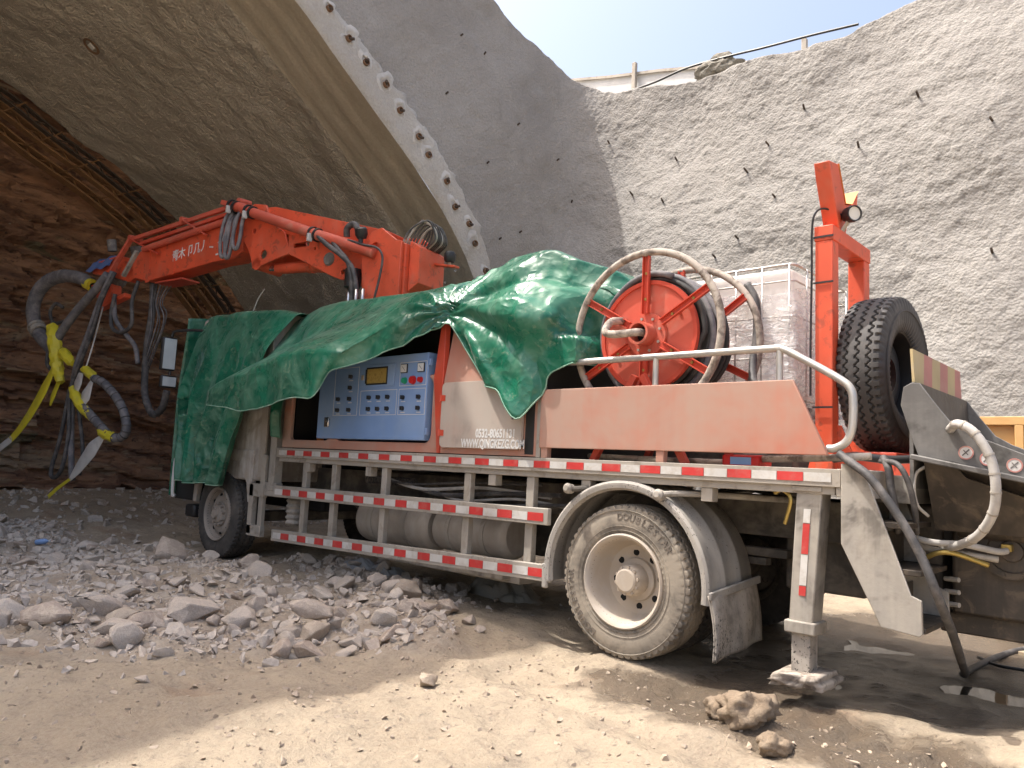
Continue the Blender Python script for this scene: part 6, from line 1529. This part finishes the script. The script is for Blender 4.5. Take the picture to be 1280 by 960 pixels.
# the part hanging over the front of the cab
Fs = np.zeros((50, 60, 3))
for i in range(50):
    for j in range(60):
        a, b = i / 49, j / 59
        Fs[i, j] = (-7.06 - .13 * sstep(0, .5, b) + .05 * math.sin(a * 14 + b * 1.5) * b - .03 * math.sin(a * 31 + 2 * b) * b, -.02 + 2.5 * a, 3.02 - 2.36 * b + .08 * math.sin(a * 5))
o = quick_grid('front_drop', Fs, 'tarp', cov); o.modifiers.new('thick', 'SOLIDIFY').thickness = .004
# ================================================================ WATER TANK ON THE DECK
tk = thing('water_tank', (0.4, 1.3, 1.84), 'milky plastic water tank in a wire cage wrapped in stretch film, behind the reel', 'water tank')
X0, X1, Y0, Y1, Z0, Z1 = -0.22, 0.84, 0.84, 1.86, 1.80, 2.80
bt = obj('bottle', MB().box(X0 + .03, X1 - .03, Y0 + .03, Y1 - .03, Z0 + .03, Z1 + .01), 'milky_plastic', tk, bevel=0.05, seg=5)
obj('lid', MB().lathe([(0, .12), (.04, .12), (.05, .10), (.05, 0)], (.3, 1.35, Z1 + .01), (0, 0, 1), 24), 'black_plastic', tk)
obj('pallet', MB().box(X0, X1, Y0, Y1, 1.34, 1.44).box(X0 + .05, X0 + .2, Y0, Y1, 1.44, 1.80).box(X1 - .2, X1 - .05, Y0, Y1, 1.44, 1.8).box(X0, X1, Y0, Y1, 1.76, 1.80), 'chassis', tk, bevel=0.008)
def ctube(pts, r=.007): return obj('cage_bar', MB().tube(pts, r, 8), 'silver_rail', tk, smooth=180)
for z in (Z0 + .04, 2.14, 2.44, 2.70, Z1 + .02):
    ctube([(X0, Y0, z), (X1 - .03, Y0, z), (X1, Y0 + .03, z), (X1, Y1, z), (X0, Y1, z), (X0, Y0, z)], .011 if z > Z1 else .007)
for k in range(6):
    x = X0 + (X1 - X0 - .03) * k / 5; ctube([(x, Y0 - .012, Z0), (x, Y0 - .012, Z1 + .02)])
for k in range(1, 6):
    y_ = Y0 + (Y1 - Y0) * k / 5; ctube([(X1 + .012, y_, Z0), (X1 + .012, y_, Z1 + .02)])
FP = []
for k in range(60):
    a = k / 59
    for_p = [(X0 - .02, Y0 - .035), (X1 + .03, Y0 - .035), (X1 + .035, Y1 + .02)]
    if a < .55: t_ = a / .55; q = (for_p[0][0] + (for_p[1][0] - for_p[0][0]) * t_, for_p[0][1])
    else: t_ = (a - .55) / .45; q = (for_p[1][0], for_p[1][1] + (for_p[2][1] - for_p[1][1]) * t_)
    FP.append([(q[0] + .012 * math.sin(b * .9 + k * .35), q[1] - .012 * math.sin(b * .7 + k * .5), 1.62 + 1.0 * b / 29 + .02 * math.sin(k * .4)) for b in range(30)])
quick_grid('film_wrap', np.array(FP), 'stretch_film', tk)
# ================================================================ SPARE TYRE
sp = thing('spare_tyre', (1.52, 0.86, 1.46), 'upright black spare tyre with zigzag tread at the rear of the truck', 'tyre')
SM = tyre_mesh(0.515, 0.275, 0.295, True, 3, 448, 0.016); SM.materials.append(MATS['spare_rubber'])
Ms = Matrix.Translation((1.44, 0.90, 1.985)) @ Matrix.Rotation(R_(-2), 4, 'Z') @ Matrix.Rotation(R_(90), 4, 'Z')
SM.transform(Ms)
o = bpy.data.objects.new('tread', SM); COL.objects.link(o); o.parent = sp; o.matrix_parent_inverse = parent_world_inv(sp)
rm = MB().lathe([(-.12, .30), (-.10, .275), (.0, .262), (.09, .27), (.10, .262), (.02, .25), (-.02, .22), (-.03, .14), (-.03, .11)], (0, 0, 0), (0, 1, 0), 48)
me = mesh_from('rim', rm.v, rm.f); me.transform(Ms); fix(me, 40); link('rim', me, 'black_plastic', sp)
for k in range(3):
    a = k * .12
mb = MB().lathe([(-.1475, .41), (-.1525, .415), (-.1475, .42)], (0, 0, 0), (0, 1, 0), 64); me = mesh_from('side_rib', mb.v, mb.f); me.transform(Ms); fix(me, 180); link('side_rib', me, 'spare_rubber', sp)
# ================================================================ SMALL THINGS ON AND ROUND THE TRUCK
jc = thing('oil_can', (.82, .16, 1.328), 'small red oil can with a blue label lying under the side board', 'oil can')
obj('can_body', MB().box(.70, .95, .06, .26, 1.329, 1.408), 'signal_red', jc, bevel=0.015)
obj('can_label', MB().box(.76, .90, .0585, .0598, 1.345, 1.392), 'blue_paint', jc)
obj('can_cap', MB().cyl((.96, .16, 1.385), (.985, .16, 1.385), .018, 12), 'white_paint', jc)
# yellow timber panel behind the hopper
wp = thing('formwork_panel', (1.9, 3.0, 1.2), 'yellow timber panel with a raised frame standing behind the hopper', 'timber panel')
obj('sheet', MB().box(1.46, 2.6, 3.02, 3.04, 1.0, 1.86), 'wood', wp)
obj('frame_board', MB().box(1.46, 2.6, 2.97, 3.018, 1.80, 1.87), 'wood', wp, bevel=0.004)
obj('frame_board', MB().box(1.82, 1.88, 2.97, 3.018, 1.0, 1.797), 'wood', wp, bevel=0.004)
obj('prop', MB().bar((1.6, 3.6, 0.0), (1.6, 3.05, 1.6), .08, .08).bar((2.4, 3.6, 0.0), (2.4, 3.05, 1.6), .08, .08), 'lumber', wp)
# black cable snaking off on the mud
gc = [(2.6, 2.3, 0), (2.3, 2.2, 0), (2.0, 2.35, 0), (1.8, 2.3, 0), (1.62, 2.55, 0)]
tag(obj('ground_cable', MB().tube([(x, y_, GH(x, y_) + .02) for x, y_, _ in gc], .013, 8, 40), 'black_plastic', smooth=180), 'thin black cable on the wet mud beside the pump', 'cable')
for (x, y_, a, ln, lb_) in ((1.95, 3.9, .4, .9, 'short pale plank lying on the mud farther right'), (2.1, 2.9, -.5, .6, 'pale wooden offcut on the wet mud below the pump')):
    m_ = Matrix.Translation((x, y_, GH(x, y_) + .03)) @ Matrix.Rotation(a, 4, 'Z')
    tag(obj('plank', MB().box(-ln / 2, ln / 2, -.06, .06, -.02, .02, m_), 'lumber', bevel=0.004), lb_, 'plank')
bz = GH(-7.2, -1.5) + .05
bt_ = thing('bottle', (-7.2, -1.5, bz), 'small blue plastic bottle lying on the rubble far left', 'bottle'); bz -= .02
obj('bottle_body', MB().lathe([(0, 0), (0, .028), (.012, .032), (.12, .032), (.15, .013), (.17, .012), (.17, 0)], (-7.2, -1.5, bz), (.8, .5, .15), 16), 'blue_paint', bt_)
obj('bottle_cap', MB().lathe([(.171, 0), (.171, .014), (.188, .014), (.188, 0)], (-7.2, -1.5, bz), (.8, .5, .15), 12), 'white_paint', bt_)
# crumpled film and a sack under the truck
def crumple(name, cx, cy, rx, ry, h, mt, seed, label, cat):
    n = 44; a = np.linspace(-1, 1, n); A, B = np.meshgrid(a, a, indexing='ij')
    r = np.hypot(A, B); k = 1 + .25 * fbm(A * 1.4, B * 1.4, seed * .7, 2, seed)
    sc = np.where(np.maximum(abs(A), abs(B)) > 0, np.maximum(abs(A), abs(B)) / (r + 1e-6), 1)
    x = cx + A * sc * rx * k; y_ = cy + B * sc * ry * k
    rr = np.maximum(abs(A), abs(B))
    z = ground_h(x, y_) + h * (1 - rr ** 2.2) * (.75 + .5 * fbm(A * 3.5, B * 3.5, 1.1, 3, seed + 1)) + h * .25 * ridged(fbm(A * 2.5, B * 2.5, .2, 2, seed + 3) * 3) * (1 - rr) - .012
    o = quick_grid(name, np.stack([x, y_, z], -1), mt)
    return tag(o, label, cat)
crumple('sack', -2.20, 1.20, .48, .26, .24, 'sandbag', 7, 'pale slumped sack lying under the truck by the rear wheel', 'sack')
crumple('plastic_sheet', -3.55, .72, .55, .30, .10, 'plastic_sheet', 11, 'crumpled translucent plastic sheet on the rubble under the fuel tanks', 'plastic sheet')
# ================================================================ ROCKS
def rock_mesh(seed, npts=16, flat=.6, bev=.035, sub=False):
    r_ = random.Random(seed); bm = bmesh.new()
    for _ in range(npts):
        v_ = Vector((r_.gauss(0, 1), r_.gauss(0, 1), r_.gauss(0, 1))).normalized()
        v_ = Vector((v_.x * 1.0, v_.y * (.62 + .25 * r_.random()), v_.z * flat)) * (.82 + .25 * r_.random())
        bm.verts.new(v_ * .5)
    res = bmesh.ops.convex_hull(bm, input=bm.verts[:])
    junk = list({g_ for g_ in res['geom_interior'] + res['geom_unused'] if isinstance(g_, bmesh.types.BMVert)})
    bmesh.ops.delete(bm, geom=junk, context='VERTS')
    bmesh.ops.dissolve_limit(bm, angle_limit=R_(16), verts=bm.verts[:], edges=bm.edges[:])
    if bev: bmesh.ops.bevel(bm, geom=bm.edges[:], offset=bev, segments=1, affect='EDGES')
    if sub:
        bmesh.ops.triangulate(bm, faces=bm.faces[:])
        bmesh.ops.subdivide_edges(bm, edges=bm.edges[:], cuts=2, use_grid_fill=True)
        for v_ in bm.verts:
            p_ = v_.co; k = float(fbm(np.array([p_.x * 6 + seed]), np.array([p_.y * 6]), p_.z * 6, 3, 300 + seed)[0])
            v_.co = p_ * (1 + .10 * k)
    me = bpy.data.meshes.new('rock'); bm.to_mesh(me); bm.free()
    me.shade_smooth(); me.set_sharp_from_angle(angle=R_(28))
    return me
protos = [rock_mesh(400 + i, 11 + i % 7, (.42, .55, .7)[i % 3]) for i in range(12)]
bigp = [rock_mesh(450 + i, 18, (.5, .62, .75)[i % 3], .02, True) for i in range(6)]
for me in protos + bigp: me.materials.append(MATS['rubble_rock'])
tanp = [me.copy() for me in bigp]
for me in tanp: me.materials.clear(); me.materials.append(MATS['tan_rock'])
clodp = []
for i in range(3):
    bm = bmesh.new(); bmesh.ops.create_icosphere(bm, subdivisions=4, radius=.5)
    for v_ in bm.verts:
        p_ = v_.co.copy(); a_ = np.array([p_.x]); b_ = np.array([p_.y])
        k_ = 1 + .35 * float(fbm(a_ * 4 + i * 9, b_ * 4, p_.z * 4, 4, 490 + i)[0]) + .22 * abs(float(fbm(a_ * 9, b_ * 9, p_.z * 9, 2, 495 + i)[0]))
        v_.co = Vector((p_.x * k_, p_.y * k_ * .8, p_.z * k_ * .75))
    me = bpy.data.meshes.new('mud_clod'); bm.to_mesh(me); bm.free(); me.shade_smooth(); clodp.append(me)
for me in clodp: me.materials.clear(); me.materials.append(MATS['clod'])
def put_rock(me, x, y_, s_, label, group=None, name='rock', cat='rock', rz=None, tilt=.35, sink=.3, sz=(1, 1, 1)):
    o = bpy.data.objects.new(name, me); COL.objects.link(o)
    o.rotation_euler = (random.uniform(-tilt, tilt), random.uniform(-tilt, tilt), random.uniform(0, 2 * PI) if rz is None else rz)
    o.scale = (s_ * sz[0], s_ * sz[1], s_ * sz[2])
    o.location = (x, y_, GH(x, y_) + s_ * sz[2] * (.25 - sink * .4))
    return tag(o, label, cat, group)
BIG = [(-1.72, -1.32, .40, 0, 'large pale block on top of the rock group before the side guard', .20),
       (-1.60, -1.36, .34, 2, 'rounded tan rock leaning on the right of the rock group', .0), (-1.78, -1.42, .30, 1, 'pale flat rock propped under the large block of the rock group', .0),
       (-1.58, -1.52, .22, 3, 'small reddish rock at the foot of the rock group', 0), (-1.28, -1.28, .24, 4, 'grey rock right of the rock group in the shade', 0), (-1.12, -1.22, .18, 5, 'little grey rock at the right end of the shaded rubble', 0),
       (-2.85, -2.66, .58, 0, 'long slanting grey boulder at the left edge of the rubble', .02), (-3.10, -2.95, .46, 1, 'broad grey boulder cut by the left edge of the picture', 0),
       (-2.60, -2.25, .34, 2, 'grey block between the long boulder and the flat slabs', 0), (-2.42, -2.10, .26, 3, 'dark-sided brown rock in front of the flat slabs', 0),
       (-5.6, -.62, .62, 4, 'tilted slab of rock standing up before the front wheel', .1), (-2.55, -1.75, .50, 5, 'flat pale slab in the middle of the rubble', 0), (-2.25, -1.55, .42, 0, 'second flat slab beside the rock group', 0),
       (-2.62, -.05, .32, 1, 'square rock below the lower guard rail', .02), (-2.18, -.05, .40, 2, 'pale rock next to the square one below the guard rail', 0), (-1.72, -.02, .38, 3, 'wide grey rock right of the pale one below the guard rail', 0), (-1.38, -.08, .22, 4, 'last rock of the row below the guard rail', 0)]
for (x, y_, s_, k, lb_, up_) in BIG:
    o = put_rock((bigp if k != 2 else tanp)[k], x, y_, s_ * .85, lb_); o.location.z += up_ * .6
put_rock(tanp[3], -.30, -1.46, .17, 'lone pale tan stone at the edge of the sunlit ground', name='stone', cat='stone', sink=.1, tilt=.15)
put_rock(clodp[0], 1.10, -.62, .20, 'brown clod of dug-up mud before the outrigger foot', name='mud_clod', cat='clod', sink=.2)
put_rock(clodp[1], 1.24, -.66, .26, 'largest brown mud clod, right of its smaller neighbour', name='mud_clod', cat='clod', sink=.2)
put_rock(clodp[2], 1.47, -.84, .15, 'small brown mud clod nearest the camera', name='mud_clod', cat='clod', sink=.15)
zones = [('loose angular grey rock in the rubble left of the truck', 'rocks in the rubble left of the truck', lambda: (random.uniform(-9.5, -3.2), random.uniform(-2.9, -.2))),
         ('loose angular grey rock in the rubble before the side guard', 'rocks in the rubble before the side guard', lambda: (random.uniform(-3.2, -1.0), random.uniform(-2.7, -.1))),
         ('loose grey rock on the ground under the truck', 'rocks under the truck', lambda: (random.uniform(-5.0, -1.2), random.uniform(.0, 1.8)))]
cnt = 0
for zi, (lb_, gp_, fn) in enumerate(zones):
    want = (140, 110, 45)[zi]; k = 0; tries = 0
    while k < want and tries < 6000:
        tries += 1
        x, y_ = fn()
        if random.random() > .08 + .92 * float(rubble_mask(np.array([x]), np.array([y_]))[0]): continue
        if abs(x + 5.88) < .5 and -.25 < y_ < .5: continue
        s_ = min(.34, .10 * math.exp(random.gauss(.35, .5)))
        put_rock(protos[random.randrange(12)], x, y_, s_, lb_, gp_); k += 1
# chips and gravel too small to pick out, one scatter mesh
def scatter(name, n, fn, smin, smax, mt, seed, label):
    r_ = random.Random(seed); V = []; F = []
    base = []
    for i in range(5):
        m_ = rock_mesh(500 + i, 8, .6, 0)
        base.append((np.array([tuple(v_.co) for v_ in m_.vertices]), [tuple(p_.vertices) for p_ in m_.polygons])); bpy.data.meshes.remove(m_)
    xs, ys, ss = [], [], []
    while len(xs) < n:
        x, y_ = fn(r_)
        xs.append(x); ys.append(y_); ss.append(smin * (smax / smin) ** (r_.random() ** 2.2))
    hz_ = ground_h(np.array(xs), np.array(ys))
    for x, y_, s_, h_ in zip(xs, ys, ss, hz_):
        bv, bf = base[r_.randrange(5)]
        a, b, c = (r_.uniform(0, 6.28) for _ in range(3))
        Rm = np.array(Matrix.Rotation(a, 3, 'Z') @ Matrix.Rotation(b * .2, 3, 'X'))
        o_ = len(V)
        V.extend((bv @ Rm.T * s_ + np.array([x, y_, h_ + s_ * .12])).tolist())
        F.extend([tuple(i + o_ for i in f_) for f_ in bf])
    me = mesh_from(name, V, F)
    o = link(name, me, mt); o['kind'] = 'stuff'; o['label'] = label
    return o
def in_rubble(r_):
    while True:
        x, y_ = r_.uniform(-10, -.9), r_.uniform(-3.2, 1.6)
        if r_.random() < .03 + .97 * float(rubble_mask(np.array([x]), np.array([y_]))[0]): return x, y_
def open_ground(r_):
    while True:
        x, y_ = r_.uniform(-4, 2.6), r_.uniform(-4.0, .4)
        if y_ < .0 + .0 * x: return x, y_
scatter('rubble_chips', 8000, in_rubble, .02, .16, 'rubble_rock', 1, 'small broken chips filling the rubble beside the truck')
scatter('gravel', 5200, open_ground, .006, .035, 'tan_rock', 2, 'fine tan gravel strewn over the dirt')
scatter('gravel', 500, lambda r_: (r_.uniform(-3.5, 2.2), r_.uniform(-3.6, -.3)), .03, .07, 'tan_rock', 3, 'scattered pale pebbles on the open dirt')
scatter('toe_debris', 1300, lambda r_: (r_.uniform(-14.0, -9), r_.uniform(-6, 4.0)), .04, .28, 'rubble_rock', 4, 'broken debris at the toe of the rock face')
